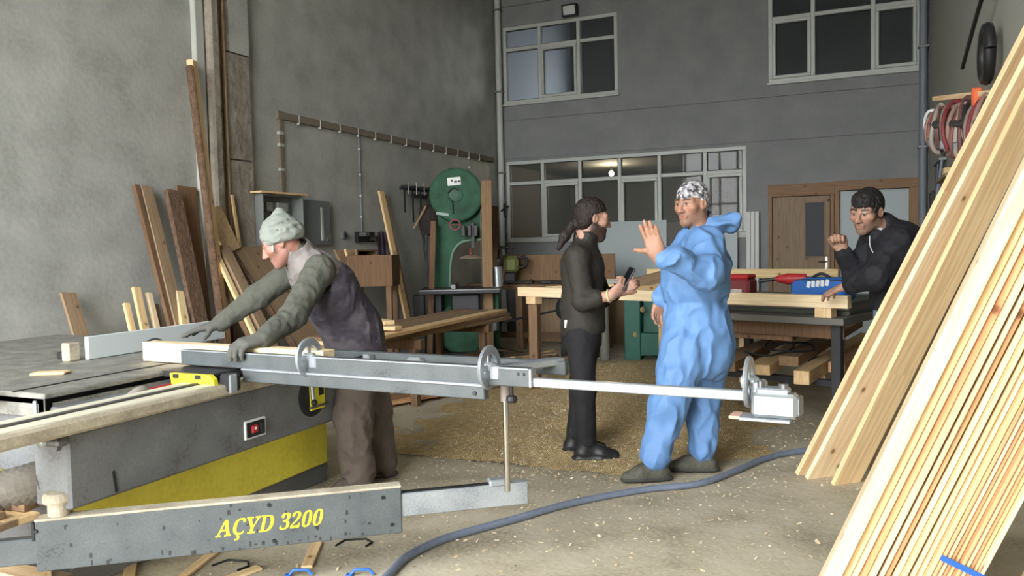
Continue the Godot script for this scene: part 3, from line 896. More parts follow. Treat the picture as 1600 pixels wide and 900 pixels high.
	prism(st, out, Vector3(0.12, 0.012, 0.15), Vector3(1, 0, 0), Vector3(0, 1, 0), Vector3(0, 0, 0.025))
	var y := put("carriage_bracket", done(st), M.yellow_gloss, c)
	y.set_meta("label", "bright yellow carriage bracket with chipped paint")
	for x in [-0.04, 0.1]:
		put("bracket_bolt", bbox(Vector3(0.035, 0.02, 0.012), 0.004), M.dark_steel, y, Vector3(x, 0.0, 0.177))
	put("wiper_pad", bbox(Vector3(0.08, 0.085, 0.07), 0.012), M.rubber, c, Vector3(0.225, -0.03, 0.1))
	put("wiper_plate", bbox(Vector3(0.012, 0.09, 0.05), 0.01), M.bright_metal, c, Vector3(0.27, -0.03, 0.13))
	# main table
	var tb := put("saw_table", bbox(Vector3(1.5, 0.05, 1.5), 0.006), M.cast_iron, t, at.call(-3.88, 0.82, -2.98))
	put("table_lip", bbox(Vector3(0.04, 0.085, 1.5), 0.004), M.cast_iron, tb, Vector3(0.73, -0.035, 0))
	put("table_lip", bbox(Vector3(1.5, 0.085, 0.04), 0.004), M.cast_iron, tb, Vector3(0, -0.035, 0.73))
	put("table_groove", bbox(Vector3(0.02, 0.004, 1.5), 0.001), M.black, tb, Vector3(0.56, 0.026, 0))
	put("lip_bracket", bbox(Vector3(0.02, 0.08, 0.012), 0.003), M.bright_metal, tb, Vector3(0.7, -0.045, 0.755))
	put("saw_blade", lathe_mesh([Vector2(0, -0.0015), Vector2(0.15, -0.0015), Vector2(0.15, 0.0015), Vector2(0, 0.0015)], Basis(Vector3.BACK, PI / 2), 40), M.steel, t, at.call(-3.16, 0.72, -3.35))
	put("extension_table", bbox(Vector3(0.8, 0.05, 1.1), 0.006), M.cast_iron, t, at.call(-4.95, 0.825, -3.4))
	put("extension_leg", bbox(Vector3(0.06, 0.8, 0.06), 0.006), M.dark_steel, t, at.call(-5.2, 0.4, -3.0))
	put("extension_leg", bbox(Vector3(0.06, 0.8, 0.06), 0.006), M.dark_steel, t, at.call(-5.2, 0.4, -3.8))
	put("fence_rail", bbox(Vector3(1.9, 0.05, 0.05), 0.006), M.aluminium, t, at.call(-4.3, 0.83, -2.16))
	var fb := put("fence_bracket", bbox(Vector3(0.06, 0.1, 0.07), 0.006), M.dusty_rail, t, at.call(-3.96, 0.895, -2.99))
	put("fence_clamp", bbox(Vector3(0.04, 0.04, 0.05), 0.006), M.dark_steel, fb, Vector3(-0.05, -0.02, 0.01))
	# white fence face
	var w := put("rip_fence", bbox(Vector3(0.03, 0.125, 1.02), 0.003), M.melamine)
	w.position = Vector3(-3.9, 0.91, -3.55)
	tag(w, "white rip fence board standing on the cast saw table", "fence")
	# red handled push tool lying behind the rail
	var p := thing("push_block", "red push block with a pale worn handle behind the rail", "push block", Vector3(-3.05, 0.7, -2.72))
	put("block", bbox(Vector3(0.09, 0.06, 0.16), 0.015), M.red, p, Vector3(0.0, 0.06, -0.06))
	put("handle", tube_mesh(curve([Vector3(0, 0.05, 0.02), Vector3(0.01, 0.09, 0.08), Vector3(0.0, 0.05, 0.16), Vector3(0.0, 0.0, 0.2)], 6), 0.026, 10), M.duct, p)
	put("ledge", bbox(Vector3(0.16, 0.03, 0.5), 0.004), M.dark_steel, p, Vector3(-0.02, 0.012, 0.0))
	# offcut on the table, the work piece, a cable
	var cut := put("wood_offcut", bbox(Vector3(0.16, 0.012, 0.08), 0.004), M["pine2"])
	cut.transform = Transform3D(Basis(Vector3.UP, 0.5), Vector3(-3.62, 0.852, -2.62))
	tag(cut, "thin pale wood offcut lying on the cast saw table", "offcut")
	var wp := board("work_piece", Vector3(-3.52, 0.9, -3.12), Vector3(-2.3, 0.9, -3.06), 0.1, 0.085, Vector3.UP, M["pine0"])
	tag(wp, "square pine timber being cut beside the crosscut beam", "timber")
	var ca := put("saw_cable", tube_mesh(curve([Vector3(-3.82, 0.9, -3.35), Vector3(-3.7, 0.935, -3.32), Vector3(-3.55, 0.93, -3.25)], 6), 0.006, 6), M.black)
	tag(ca, "short black cable bent over in front of the white fence", "cable")

func build_outrigger() -> void:
	var t := thing("crosscut_table", "pale grey crosscut table frame with flip stops on the saw", "crosscut table", Vector3(-3.17, 0, -3.0), -atan2(0.1, 1.95))
	# local x runs along the beam
	var beam := put("beam", bbox(Vector3(1.955, 0.076, 0.05), 0.004), M.grey_paint, t, Vector3(0.977, 0.893, -0.025))
	put("beam_end", bbox(Vector3(0.012, 0.074, 0.048), 0.002), M.bright_metal, beam, Vector3(0.98, 0, 0))
	put("slot_line", bbox(Vector3(1.95, 0.006, 0.006), 0.001), M.aluminium, beam, Vector3(0, 0.036, 0.026))
	for x in [0.93, 0.955]:
		put("end_screw", bbox(Vector3(0.01, 0.012, 0.006), 0.002), M.dark_steel, beam, Vector3(x, 0.015, 0.026))
	var low := put("lower_rail", bbox(Vector3(1.33, 0.06, 0.04), 0.004), M.grey_paint, t, Vector3(1.09, 0.824, -0.012))
	put("rail_edge", bbox(Vector3(1.33, 0.012, 0.05), 0.003), M.aluminium, low, Vector3(0, 0.03, 0.004))
	put("rail_bolt", lathe_mesh([Vector2(0, 0), Vector2(0.01, 0), Vector2(0.01, 0.006), Vector2(0, 0.006)], Basis(Vector3.RIGHT, PI / 2), 10), M.dark_steel, low, Vector3(0.62, -0.005, 0.02))
	var far := put("far_beam", bbox(Vector3(1.75, 0.06, 0.04), 0.004), M.grey_paint, t, Vector3(1.1, 0.885, -0.34))
	for x in [0.55, 1.2]:
		put("cross_bar", bbox(Vector3(0.05, 0.03, 0.3), 0.004), M.aluminium, t, Vector3(x, 0.875, -0.18))
	put("cross_plate", bbox(Vector3(0.3, 0.008, 0.28), 0.003), M.aluminium, t, Vector3(0.75, 0.9, -0.18))
	put("cross_bar", bbox(Vector3(0.06, 0.03, 0.42), 0.004), M.aluminium, t, Vector3(1.83, 0.91, -0.19), Basis(Vector3.UP, -0.5))
	put("far_bracket", bbox(Vector3(0.04, 0.05, 0.05), 0.006), M.bright_metal, far, Vector3(-0.15, 0.0, 0.045))
	put("far_bracket", bbox(Vector3(0.09, 0.04, 0.05), 0.015), M.bright_metal, far, Vector3(0.12, 0.0, 0.045))
	for x in [0.82, 1.765]:
		flip_stop(t, x)
	put("lock_knob", lathe_mesh([Vector2(0, -0.075), Vector2(0.02, -0.075), Vector2(0.024, -0.065), Vector2(0.02, -0.05), Vector2(0.008, -0.045), Vector2(0.008, 0), Vector2(0, 0)], Basis.IDENTITY, 14), M.black, t, Vector3(1.86, 0.86, -0.03))
	# telescopic bar with the end stop
	var ext := put("telescopic_bar", bbox(Vector3(0.86, 0.036, 0.028), 0.004), M.bright_metal, t, Vector3(2.385, 0.874, -0.03))
	put("bar_groove", bbox(Vector3(0.86, 0.006, 0.004), 0.001), M.aluminium, ext, Vector3(0, 0.003, 0.014))
	flip_stop(t, 2.8)
	var sb := put("stop_housing", bbox(Vector3(0.15, 0.085, 0.075), 0.012), M.bright_metal, t, Vector3(2.89, 0.855, 0.0))
	put("housing_lid", bbox(Vector3(0.11, 0.018, 0.06), 0.006), M.aluminium, sb, Vector3(-0.005, 0.05, 0))
	put("housing_cap", bbox(Vector3(0.02, 0.07, 0.06), 0.008), M.steel, sb, Vector3(0.08, 0, 0))
	put("lid_stud", lathe_mesh([Vector2(0, 0), Vector2(0.012, 0), Vector2(0.012, 0.03), Vector2(0, 0.03)], Basis.IDENTITY, 10), M.steel, sb, Vector3(-0.045, 0.05, 0.01))
	put("lid_stud", lathe_mesh([Vector2(0, 0), Vector2(0.016, 0), Vector2(0.016, 0.02), Vector2(0, 0.02)], Basis.IDENTITY, 10), M.steel, sb, Vector3(0.03, 0.055, 0.01))
	put("base_plate", bbox(Vector3(0.17, 0.012, 0.09), 0.003), M.aluminium, sb, Vector3(-0.03, -0.05, 0.0))
	put("base_pad", bbox(Vector3(0.04, 0.012, 0.08), 0.003), plain(Color8(196, 160, 140), 0.6), sb, Vector3(-0.13, -0.048, 0.0))
	# support post down to the swing arm
	put("post_sleeve", tube_mesh(PackedVector3Array([Vector3(1.8, 0.87, -0.09), Vector3(1.8, 0.775, -0.09)]), 0.021, 14), plain(Color8(128, 118, 110), 0.5), t)
	put("post", tube_mesh(PackedVector3Array([Vector3(1.8, 0.78, -0.09), Vector3(1.8, 0.395, -0.09)]), 0.0125, 12), M.chrome, t)
	# swing arm
	var a := thing("swing_arm", "pale grey swing arm beam with yellow lettering AÇYD 3200", "swing arm", Vector3(-2.9, 0, -2.0), atan2(0.86, 1.1))
	var l := Vector2(1.1, 0.86).length()
	var outer := put("arm_beam", bbox(Vector3(l, 0.2, 0.06), 0.004), M.grey_paint, a, Vector3(l / 2, 0.31, -0.03))
	put("arm_cap", bbox(Vector3(l, 0.01, 0.07), 0.003), M.dusty_rail, outer, Vector3(0, 0.1, -0.002))
	for b in [[0.62, 0.06], [0.655, -0.06], [0.16, 0.075], [0.175, -0.075], [-0.695, 0.06]]:
		put("bolt", lathe_mesh([Vector2(0, 0), Vector2(0.009, 0), Vector2(0.007, 0.006), Vector2(0, 0.006)], Basis(Vector3.RIGHT, PI / 2), 8), M.black, outer, Vector3(b[0], b[1], 0.03))
	var rng := RandomNumberGenerator.new()
	rng.seed = 5
	var chips := begin()
	for k in 46:
		var q := Vector3(rng.randf_range(-l / 2 + 0.02, l / 2 - 0.02), rng.randf_range(-0.095, 0.095) if k > 20 else -0.094 + rng.randf() * 0.02, 0.0302)
		var s := Vector2(rng.randf_range(0.002, 0.006), rng.randf_range(0.002, 0.011))
		box(chips, q - Vector3(s.x, s.y, 0.0), q + Vector3(s.x, s.y, 0.0006))
	var ch := put("paint_chips", done(chips), M.dark_steel, outer)
	ch.set_meta("kind", "stuff")
	put("arm_inner", bbox(Vector3(0.6, 0.1, 0.045), 0.004), M.aluminium, a, Vector3(l + 0.26, 0.325, -0.032))
	put("inner_slot", bbox(Vector3(0.48, 0.006, 0.03), 0.001), M.black, a, Vector3(l + 0.22, 0.3765, -0.032))
	put("post_seat", bbox(Vector3(0.09, 0.03, 0.06), 0.006), M.aluminium, a, Vector3(l + 0.43, 0.382, -0.032))
	put("arm_inner", bbox(Vector3(0.5, 0.1, 0.045), 0.004), M.grey_paint, a, Vector3(-0.2, 0.29, -0.032))
	put("end_plate", bbox(Vector3(0.012, 0.07, 0.05), 0.002), M.black, a, Vector3(-0.008, 0.365, -0.03))
	var cap := put("pivot_post", lathe_mesh([Vector2(0, 0.40), Vector2(0.04, 0.40), Vector2(0.04, 0.462), Vector2(0.054, 0.466), Vector2(0.057, 0.474), Vector2(0.054, 0.495), Vector2(0.046, 0.504), Vector2(0, 0.506)], Basis.IDENTITY, 20), M.dusty_rail, a, Vector3(0.075, 0, -0.045))
	cap.set_meta("label", "dusty round pivot post at the end of the arm")
	put("pivot_bracket", bbox(Vector3(0.05, 0.05, 0.16), 0.006), M.cabinet_paint, a, Vector3(0.075, 0.435, -0.1))
	var font := SystemFont.new()
	font.font_names = PackedStringArray(["Droid Serif"])
	font.font_italic = true
	font.font_weight = 700
	var tm := TextMesh.new()
	tm.text = "AÇYD 3200"
	tm.font = font
	tm.font_size = 64
	tm.pixel_size = 0.00145
	tm.depth = 0.0012
	var sk := Basis(Vector3(0.84, 0, 0), Vector3(0.26, 1, 0), Vector3(0, 0, 1))
	var lt := put("lettering", tm, plain(Color8(222, 206, 40), 0.5), outer, Vector3(0.165, 0.0, 0.0305), Basis(Vector3.BACK, 0.02) * sk)
	lt.set_meta("label", "yellow slanted lettering reading AÇYD 3200")

func flip_stop(t: Node3D, x: float) -> void:
	var st := begin(false)
	var turn := Basis(Vector3.BACK, -PI / 2)
	lathe(st, [Vector2(0.058, -0.007), Vector2(0.088, -0.007), Vector2(0.092, 0.0), Vector2(0.088, 0.007), Vector2(0.058, 0.007), Vector2(0.058, -0.007)], Vector3.ZERO, turn, 40)
	var f := put("flip_stop", done(st), M.aluminium, t, Vector3(x, 0.925, -0.02))
	put("stop_spoke", bbox(Vector3(0.01, 0.12, 0.022), 0.003), M.aluminium, f)
	put("stop_spoke", bbox(Vector3(0.01, 0.022, 0.12), 0.003), M.aluminium, f)
	put("stop_hub", lathe_mesh([Vector2(0, -0.025), Vector2(0.022, -0.025), Vector2(0.024, 0.02), Vector2(0.014, 0.035), Vector2(0, 0.036)], turn, 16), M.bright_metal, f)
	put("stop_clamp", bbox(Vector3(0.05, 0.06, 0.05), 0.008), M.aluminium, f, Vector3(0.035, -0.02, 0.0))

# ---------------------------------------------------------------- boards leaning on the left wall
# a board standing on the floor and leaning; its face looks along "out"
func leaning(called: String, label: String, top: Vector3, foot: Vector3, width: float, thick: float, mat: Material, group := "", across := Vector3(0, 0, 1)) -> MeshInstance3D:
	# the lower corner touches the floor
	var y := (top - foot).normalized()
	var x := (across - y * across.dot(y)).normalized()
	var z := x.cross(y).normalized()
	var lift := absf(x.y) * width / 2.0 + absf(z.y) * thick / 2.0
	var f := foot + y * (lift / maxf(y.y, 0.2)) + Vector3(0, 0.001, 0)
	var b := board(called, f, top, width, thick, across, mat)
	tag(b, label, "board", group)
	return b

func build_left_lumber() -> void:
	var tall := leaning("leaning_board", "tallest narrow pale board leaning beside the concrete pilaster", Vector3(-5.38, 3.09, -5.36), Vector3(-5.0, 0, -5.3), 0.085, 0.06, M["pine4"], "", Vector3(0.35, 0, 0.95))
	put("bark_edge", bbox(Vector3(0.035, 3.0, 0.064), 0.012), M.bark, tall, Vector3(0.055, 0.0, 0.0))
	leaning("leaning_board", "brown plank with a pale edge leaning on the plastered wall", Vector3(-5.44, 1.97, -4.86), Vector3(-4.9, 0, -4.86), 0.11, 0.035, M["tan_board"])
	leaning("leaning_board", "narrow dark plank edge beside the brown plank on the wall", Vector3(-5.45, 1.98, -4.77), Vector3(-4.93, 0, -4.8), 0.05, 0.04, M["old4"])
	leaning("leaning_board", "short pale stub of pine standing against the brown plank", Vector3(-5.2, 1.1, -4.93), Vector3(-4.75, 0, -4.7), 0.075, 0.04, M["pine2"])
	var bk := leaning("leaning_board", "rough board with reddish bark leaning on the wall", Vector3(-5.40, 1.95, -5.1), Vector3(-4.85, 0, -4.98), 0.15, 0.045, M["bark"])
	put("sapwood_edge", bbox(Vector3(0.02, 1.9, 0.048), 0.004), M["old0"], bk, Vector3(-0.07, 0, 0.003))
	leaning("leaning_board", "wide dark brown board leaning behind the bark board", Vector3(-5.47, 2.0, -5.32), Vector3(-5.2, 0, -5.24), 0.22, 0.025, M["old2"])
	leaning("leaning_board", "single brown board leaning on the wall behind the saw table", Vector3(-5.4, 1.14, -4.08), Vector3(-4.75, 0, -3.9), 0.12, 0.025, M["tan_board"])
	var small := "short pale offcut boards leaning behind the white rip fence"
	for a in [[1.03, -4.54, 0.05], [1.15, -4.64, 0.07], [1.1, -4.76, 0.05], [1.0, -4.83, 0.04]]:
		leaning("offcut_board", "short pale offcut board leaning behind the white rip fence", Vector3(-5.35, a[0], a[1]), Vector3(-4.85, 0, a[1] + 0.2), a[2], 0.03, M["pine%d" % (int(a[0] * 100) % 5)] if a[2] != 0.04 else M["old0"], small)
	leaning("leaning_board", "thick tan timber leaning across the pile beside the pilaster", Vector3(-5.25, 1.46, -5.5), Vector3(-4.22, 0, -5.3), 0.12, 0.06, M["tan_board"])
	leaning("leaning_board", "pale thin batten leaning under the tan timber", Vector3(-5.22, 1.42, -5.38), Vector3(-4.22, 0, -5.16), 0.05, 0.03, M["pine2"])
	var wide := leaning("leaning_slab", "wide grey brown slab with bark edges leaning behind the bending person", Vector3(-5.32, 1.45, -5.86), Vector3(-4.25, 0, -5.95), 0.42, 0.05, M["old5"])
	put("bark_edge", bbox(Vector3(0.05, 1.7, 0.06), 0.015), M.bark, wide, Vector3(0.21, 0, 0))
	put("bark_edge", bbox(Vector3(0.04, 1.7, 0.06), 0.015), M.bark, wide, Vector3(-0.21, 0, 0))
	var ply := put("plywood_piece", bbox(Vector3(0.22, 0.42, 0.018), 0.002), M.chipboard)
	ply.transform = Transform3D(Basis(Vector3(0.1, -0.25, 0.95).normalized(), Vector3(-0.25, 0.94, 0.27).normalized(), Vector3(0.95, 0.26, -0.03).normalized()).orthonormalized(), Vector3(-5.3, 1.62, -5.56))
	tag(ply, "tan plywood rectangle propped on the lumber beside the pilaster", "plywood")
	leaning("leaning_board", "thin pale lath leaning on the lower pilaster", Vector3(-5.4, 1.95, -5.8), Vector3(-5.2, 0, -5.9), 0.03, 0.02, M["pine4"])
	leaning("leaning_board", "rough dark slab leaning low behind the tan timber", Vector3(-5.35, 1.3, -5.62), Vector3(-4.5, 0, -5.55), 0.3, 0.05, M["old2"])
	var fp := leaning("leaning_board", "knotty pine board leaning between electric cabinet and band saw", Vector3(-5.44, 2.12, -8.38), Vector3(-4.95, 0, -8.3), 0.1, 0.03, M["pine4"])
	put("bark_edge", bbox(Vector3(0.05, 2.1, 0.032), 0.006), M["old1"], fp, Vector3(-0.07, 0, 0))

# ---------------------------------------------------------------- green band saw
func build_band_saw() -> void:
	var t := thing("band_saw", "large green band saw with round wheel covers by the corner", "band saw", Vector3(-4.8, 0, -9.15), 0.42)
	# local x runs across the picture, local z towards the entrance
	var wheel := [Vector2(0, -0.06), Vector2(0.30, -0.06), Vector2(0.34, -0.05), Vector2(0.345, 0.03), Vector2(0.335, 0.055), Vector2(0.31, 0.065), Vector2(0, 0.065)]
	var turn := Basis(Vector3.RIGHT, PI / 2)
	var top := put("wheel_cover", lathe_mesh(wheel, turn, 44), M.green_paint, t, Vector3(0, 2.08, 0.02))
	put("hub", lathe_mesh([Vector2(0, 0), Vector2(0.09, 0), Vector2(0.085, 0.02), Vector2(0.04, 0.03), Vector2(0, 0.03)], turn, 20), plain(Color8(60, 96, 78), 0.6), top, Vector3(0.0, 0.0, 0.065))
	put("latch", tube_mesh(curve([Vector3(-0.1, 0.02, 0.09), Vector3(-0.03, 0.08, 0.1), Vector3(0.04, 0.05, 0.1)], 5), 0.01, 6), M.black, top)
	put("latch", tube_mesh(curve([Vector3(-0.1, -0.04, 0.08), Vector3(-0.05, -0.09, 0.085), Vector3(-0.04, -0.24, 0.08)], 5), 0.008, 6), M.black, top)
	put("sticker", bbox(Vector3(0.17, 0.1, 0.004), 0.001), M.white_plastic, top, Vector3(-0.02, 0.17, 0.068), Basis(Vector3.BACK, 0.08))
	for a in [[-0.05, 0.18, 0.025], [0.0, 0.165, 0.04], [0.045, 0.17, 0.03]]:
		put("sticker_print", bbox(Vector3(a[2], 0.025, 0.002), 0.0005), M.dark_steel, top, Vector3(a[0], a[1], 0.071))
	put("plate", bbox(Vector3(0.16, 0.035, 0.006), 0.002), plain(Color8(150, 170, 158), 0.5), top, Vector3(-0.18, -0.24, 0.066), Basis(Vector3.BACK, -0.15))
	put("wheel_cover", lathe_mesh(wheel, turn, 44), M.green_paint, t, Vector3(0.05, 0.37, 0.02))
	# frame: a curved neck on the left and the top arm
	var st := begin()
	var neck := PackedVector2Array([Vector2(-0.36, 0.02), Vector2(-0.1, 0.02), Vector2(-0.12, 0.9), Vector2(-0.1, 1.2), Vector2(-0.06, 1.36), Vector2(0.02, 1.46), Vector2(0.14, 1.5), Vector2(0.3, 1.5), Vector2(0.32, 2.0), Vector2(-0.16, 2.0), Vector2(-0.28, 1.75), Vector2(-0.33, 1.3), Vector2(-0.36, 0.9)])
	prism(st, neck, Vector3(0, 0, -0.16), Vector3.RIGHT, Vector3.UP, Vector3(0, 0, 0.1))
	put("frame", done(st), M.green_paint, t)
	put("frame_rim", tube_mesh(curve([Vector3(-0.12, 0.9, -0.05), Vector3(-0.1, 1.2, -0.05), Vector3(-0.06, 1.36, -0.05), Vector3(0.02, 1.46, -0.05), Vector3(0.14, 1.5, -0.05), Vector3(0.3, 1.5, -0.05)], 5), 0.018, 8), plain(Color8(108, 140, 116), 0.6), t)
	put("column", bbox(Vector3(0.2, 0.85, 0.3), 0.02), M.green_paint, t, Vector3(0.42, 0.44, -0.05))
	put("foot", bbox(Vector3(1.0, 0.07, 0.5), 0.01), M.dark_steel, t, Vector3(0.05, 0.035, -0.05))
	put("hand_wheel", lathe_mesh([Vector2(0.055, -0.008), Vector2(0.075, -0.008), Vector2(0.075, 0.008), Vector2(0.055, 0.008), Vector2(0.055, -0.008)], turn, 20), M.maroon, t, Vector3(-0.02, 1.7, 0.12))
	put("hand_wheel_spoke", bbox(Vector3(0.13, 0.015, 0.012), 0.003), M.maroon, t, Vector3(-0.02, 1.7, 0.12))
	put("guide_post", bbox(Vector3(0.05, 0.34, 0.05), 0.006), M.dark_steel, t, Vector3(0.2, 1.56, 0.04))
	for k in 3:
		put("guide_block", bbox(Vector3(0.05, 0.14, 0.05), 0.006), M.dark_steel, t, Vector3(0.08 + 0.08 * k, 1.62, 0.09))
	var hg := put("blade_guard", lathe_mesh([Vector2(0, 0.03), Vector2(0.06, 0.03), Vector2(0.14, 0.0), Vector2(0.15, -0.012), Vector2(0, -0.012)], Basis.IDENTITY, 24), plain(Color8(138, 122, 104), 0.6), t, Vector3(0.17, 1.28, 0.05))
	put("guard_stem", tube_mesh(PackedVector3Array([Vector3(0, 0.03, 0), Vector3(0, 0.12, 0)]), 0.02, 8), M.maroon, hg)
	put("blade", bbox(Vector3(0.003, 1.2, 0.03), 0.0005), M.steel, t, Vector3(0.3, 1.3, 0.02))
	# table
	var tb := put("saw_table", bbox(Vector3(1.0, 0.06, 0.75), 0.008), M.dark_steel, t, Vector3(0.04, 0.87, 0.15))
	put("table_edge", bbox(Vector3(1.0, 0.02, 0.02), 0.003), M.steel, tb, Vector3(0, 0.02, 0.38))
	put("table_fence", bbox(Vector3(0.06, 0.06, 0.6), 0.006), M.steel, tb, Vector3(-0.08, 0.06, 0.0))
	put("motor_box", bbox(Vector3(0.36, 0.3, 0.24), 0.02), M.dark_steel, t, Vector3(0.1, 0.68, 0.22))
	put("motor_lid", bbox(Vector3(0.38, 0.05, 0.26), 0.01), M.steel, t, Vector3(0.1, 0.56, 0.24))
	for x in [-0.5, -0.28]:
		put("stand", bbox(Vector3(0.14, 0.8, 0.12), 0.01), M.dark_steel, t, Vector3(x, 0.42, 0.1))
	put("dust_pipe", tube_mesh(PackedVector3Array([Vector3(0.5, 0.9, 0.0), Vector3(0.5, 1.15, 0.0)]), 0.07, 14), M.bright_metal, t)
	put("dust_pipe", tube_mesh(PackedVector3Array([Vector3(0.46, 0.35, 0.2), Vector3(0.46, 0.6, 0.2)]), 0.05, 12), M.steel, t)
	# hat and straps hung behind the wheel, boards beside the saw
	var h := thing("hanging_bag", "dark cloth bag and straps hanging beside the green wheel", "bag", Vector3(-5.2, 0.95, -9.15))
	put("bag", lathe_mesh([Vector2(0, 0), Vector2(0.12, 0.02), Vector2(0.16, 0.2), Vector2(0.13, 0.36), Vector2(0, 0.42)], Basis.IDENTITY, 18), plain(Color8(48, 40, 38), 0.95), h, Vector3(0, 0.62, 0))
	put("strap", tube_mesh(curve([Vector3(-0.1, 0.8, 0.05), Vector3(-0.04, 0.3, 0.05), Vector3(0.02, -0.15, 0.05)], 6), 0.018, 6), M.black, h)
	put("strap", tube_mesh(curve([Vector3(0.0, 0.8, 0.08), Vector3(-0.02, 0.35, 0.08), Vector3(0.03, -0.05, 0.08)], 6), 0.018, 6), plain(Color8(70, 66, 62), 0.9), h)
	put("stick", tube_mesh(PackedVector3Array([Vector3(-0.14, 0.72, 0.17), Vector3(0.05, 1.0, 0.17)]), 0.018, 8), M["old0"], h)
	put("hook", bbox(Vector3(0.02, 0.12, 0.02), 0.003), M.black, h, Vector3(0, 1.08, 0))
	leaning("leaning_board", "upright reddish brown board standing at the right edge of the band saw", Vector3(-4.42, 2.25, -9.25), Vector3(-4.37, 0.0, -9.1), 0.13, 0.04, M["old3"], "", Vector3(0.9, 0, -0.4))
	leaning("leaning_board", "narrow brown strip standing beside the curved green frame", Vector3(-5.02, 1.75, -8.92), Vector3(-5.0, 0.0, -8.7), 0.07, 0.03, M["old2"], "", Vector3(0.9, 0, -0.4))
	leaning("leaning_board", "dark brown board standing between reddish board and corner pipe", Vector3(-4.95, 2.0, -10.6), Vector3(-4.9, 0.0, -10.4), 0.12, 0.04, M["old4"], "", Vector3(0.9, 0, -0.4))

# ---------------------------------------------------------------- clutter between the saw and the back wall
func build_back_clutter() -> void:
	# long stack of planks on trestles
	var tr := thing("trestle_stand", "rough wooden trestles under the long plank stack", "trestle", Vector3(-3.95, 0, -6.6), 0.0)
	for z in [0.45, -0.95]:
		put("beam", bbox(Vector3(0.7, 0.09, 0.08), 0.004), M["old2"], tr, Vector3(0.0, 0.56, z))
		for s in [-1, 1]:
			put("leg", bbox(Vector3(0.07, 0.52, 0.07), 0.004), M["old1"], tr, Vector3(0.26 * s, 0.26, z))
	put("stretcher", bbox(Vector3(0.06, 0.06, 1.4), 0.004), M["old2"], tr, Vector3(0.26, 0.3, -0.25))
	var k := 0
	for lay in 3:
		for i in 4:
			var x := -0.3 + i * 0.155 + 0.02 * lay
			var p := put("stacked_plank", bbox(Vector3(0.145, 2.6 + 0.14 * ((i + lay) % 3), 0.032), 0.003), M[["old0", "old5", "old1", "pine4", "old3"][(i * 2 + lay) % 5]])
			p.transform = Transform3D(Basis(Vector3.UP, 0.06 * (lay - 1) - 0.03) * Basis(Vector3.RIGHT, -PI / 2), Vector3(-3.92 + x, 0.623 + 0.0335 * lay, -6.75))
			tag(p, "weathered %s plank in the long stack behind the crosscut table" % ["light brown", "grey brown", "dark brown", "pale", "warm brown"][(i * 2 + lay) % 5], "plank", "weathered planks stacked on trestles")
			k += 1
	for a in [[-3.86, 0.735, -5.85, 0.3, "pine1"], [-3.95, 0.775, -6.0, -0.2, "pine2"]]:
		var p := put("short_offcut", bbox(Vector3(0.1, 0.42, 0.035), 0.003), M[a[4]])
		p.transform = Transform3D(Basis(Vector3.UP, a[3] + 1.2) * Basis(Vector3.RIGHT, -PI / 2), Vector3(a[0], a[1], a[2]))
		tag(p, "short pine offcut lying on the long weathered plank stack", "offcut", "pine offcuts on the plank stack")
	for i in 5:
		var p := board("floor_plank", Vector3(-4.6 + 0.17 * i, 0.04 + 0.03 * (i % 2), -5.2 - 0.2 * i), Vector3(-3.75 + 0.1 * i, 0.05 + 0.03 * (i % 2), -7.2), 0.13, 0.03, Vector3(1, 0, 0.4), M[["old0", "pine4", "old1", "old3", "pine_red"][i]])
		tag(p, "loose plank lying on the floor under the plank stack", "plank", "loose planks under the plank stack")
	# brown crate and pale panel by the left wall
	var c := thing("wooden_crate", "dark brown open crate on a stand below the wall bracket", "crate", Vector3(-5.05, 0, -7.45), 0.35)
	put("front_board", bbox(Vector3(0.5, 0.34, 0.02), 0.004), M["old4"], c, Vector3(0.08, 1.18, 0.2))
	put("side_board", bbox(Vector3(0.02, 0.34, 0.4), 0.004), M["old4"], c, Vector3(-0.16, 1.18, 0.0))
	put("side_board", bbox(Vector3(0.02, 0.34, 0.4), 0.004), M["old2"], c, Vector3(0.32, 1.18, 0.0))
	put("bottom_board", bbox(Vector3(0.5, 0.02, 0.4), 0.004), M["old4"], c, Vector3(0.08, 1.02, 0.0))
	for x in [-0.12, 0.28]:
		for z in [-0.16, 0.16]:
			put("leg", bbox(Vector3(0.06, 1.01, 0.06), 0.004), M["old2"], c, Vector3(x, 0.505, z))
	put("shelf", bbox(Vector3(0.46, 0.02, 0.38), 0.004), M["old2"], c, Vector3(0.08, 0.55, 0.0))
	for i in 3:
		put("tool_handle", tube_mesh(PackedVector3Array([Vector3(-0.2 + 0.07 * i, 1.1, 0.05), Vector3(-0.33 + 0.12 * i, 1.42, 0.1)]), 0.016, 8), M[["old0", "pine4", "old3"][i]], c)
	var n := thing("wall_niche_box", "open wooden box of tools fixed to the wall behind the bending person", "box", Vector3(XL, 1.25, -7.72))
	put("back", bbox(Vector3(0.02, 0.3, 0.44), 0.002), M["old1"], n, Vector3(0.012, 0, 0))
	for y in [-0.15, 0.15]:
		put("shelf", bbox(Vector3(0.26, 0.02, 0.46), 0.002), M["old1"], n, Vector3(0.14, y, 0))
	for z in [-0.22, 0.22]:
		put("side", bbox(Vector3(0.26, 0.28, 0.02), 0.002), M["old1"], n, Vector3(0.14, 0, z))
	for i in 3:
		put("tool", bbox(Vector3(0.05, 0.2, 0.06), 0.01), [M.steel, M["old0"], M.dark_steel][i], n, Vector3(0.08, -0.03, 0.12 - 0.12 * i), Basis(Vector3.RIGHT, 0.2 * i - 0.2))
	# bench with a small yellow grinder by the back wall, left of the window
	var b := thing("work_bench", "brown wooden bench with wood shelf by the lower window", "bench", Vector3(-4.1, 0, -10.2), 0.0)
	put("bench_top", bbox(Vector3(2.0, 0.07, 0.6), 0.005), M["old2"], b, Vector3(0, 0.86, 0))
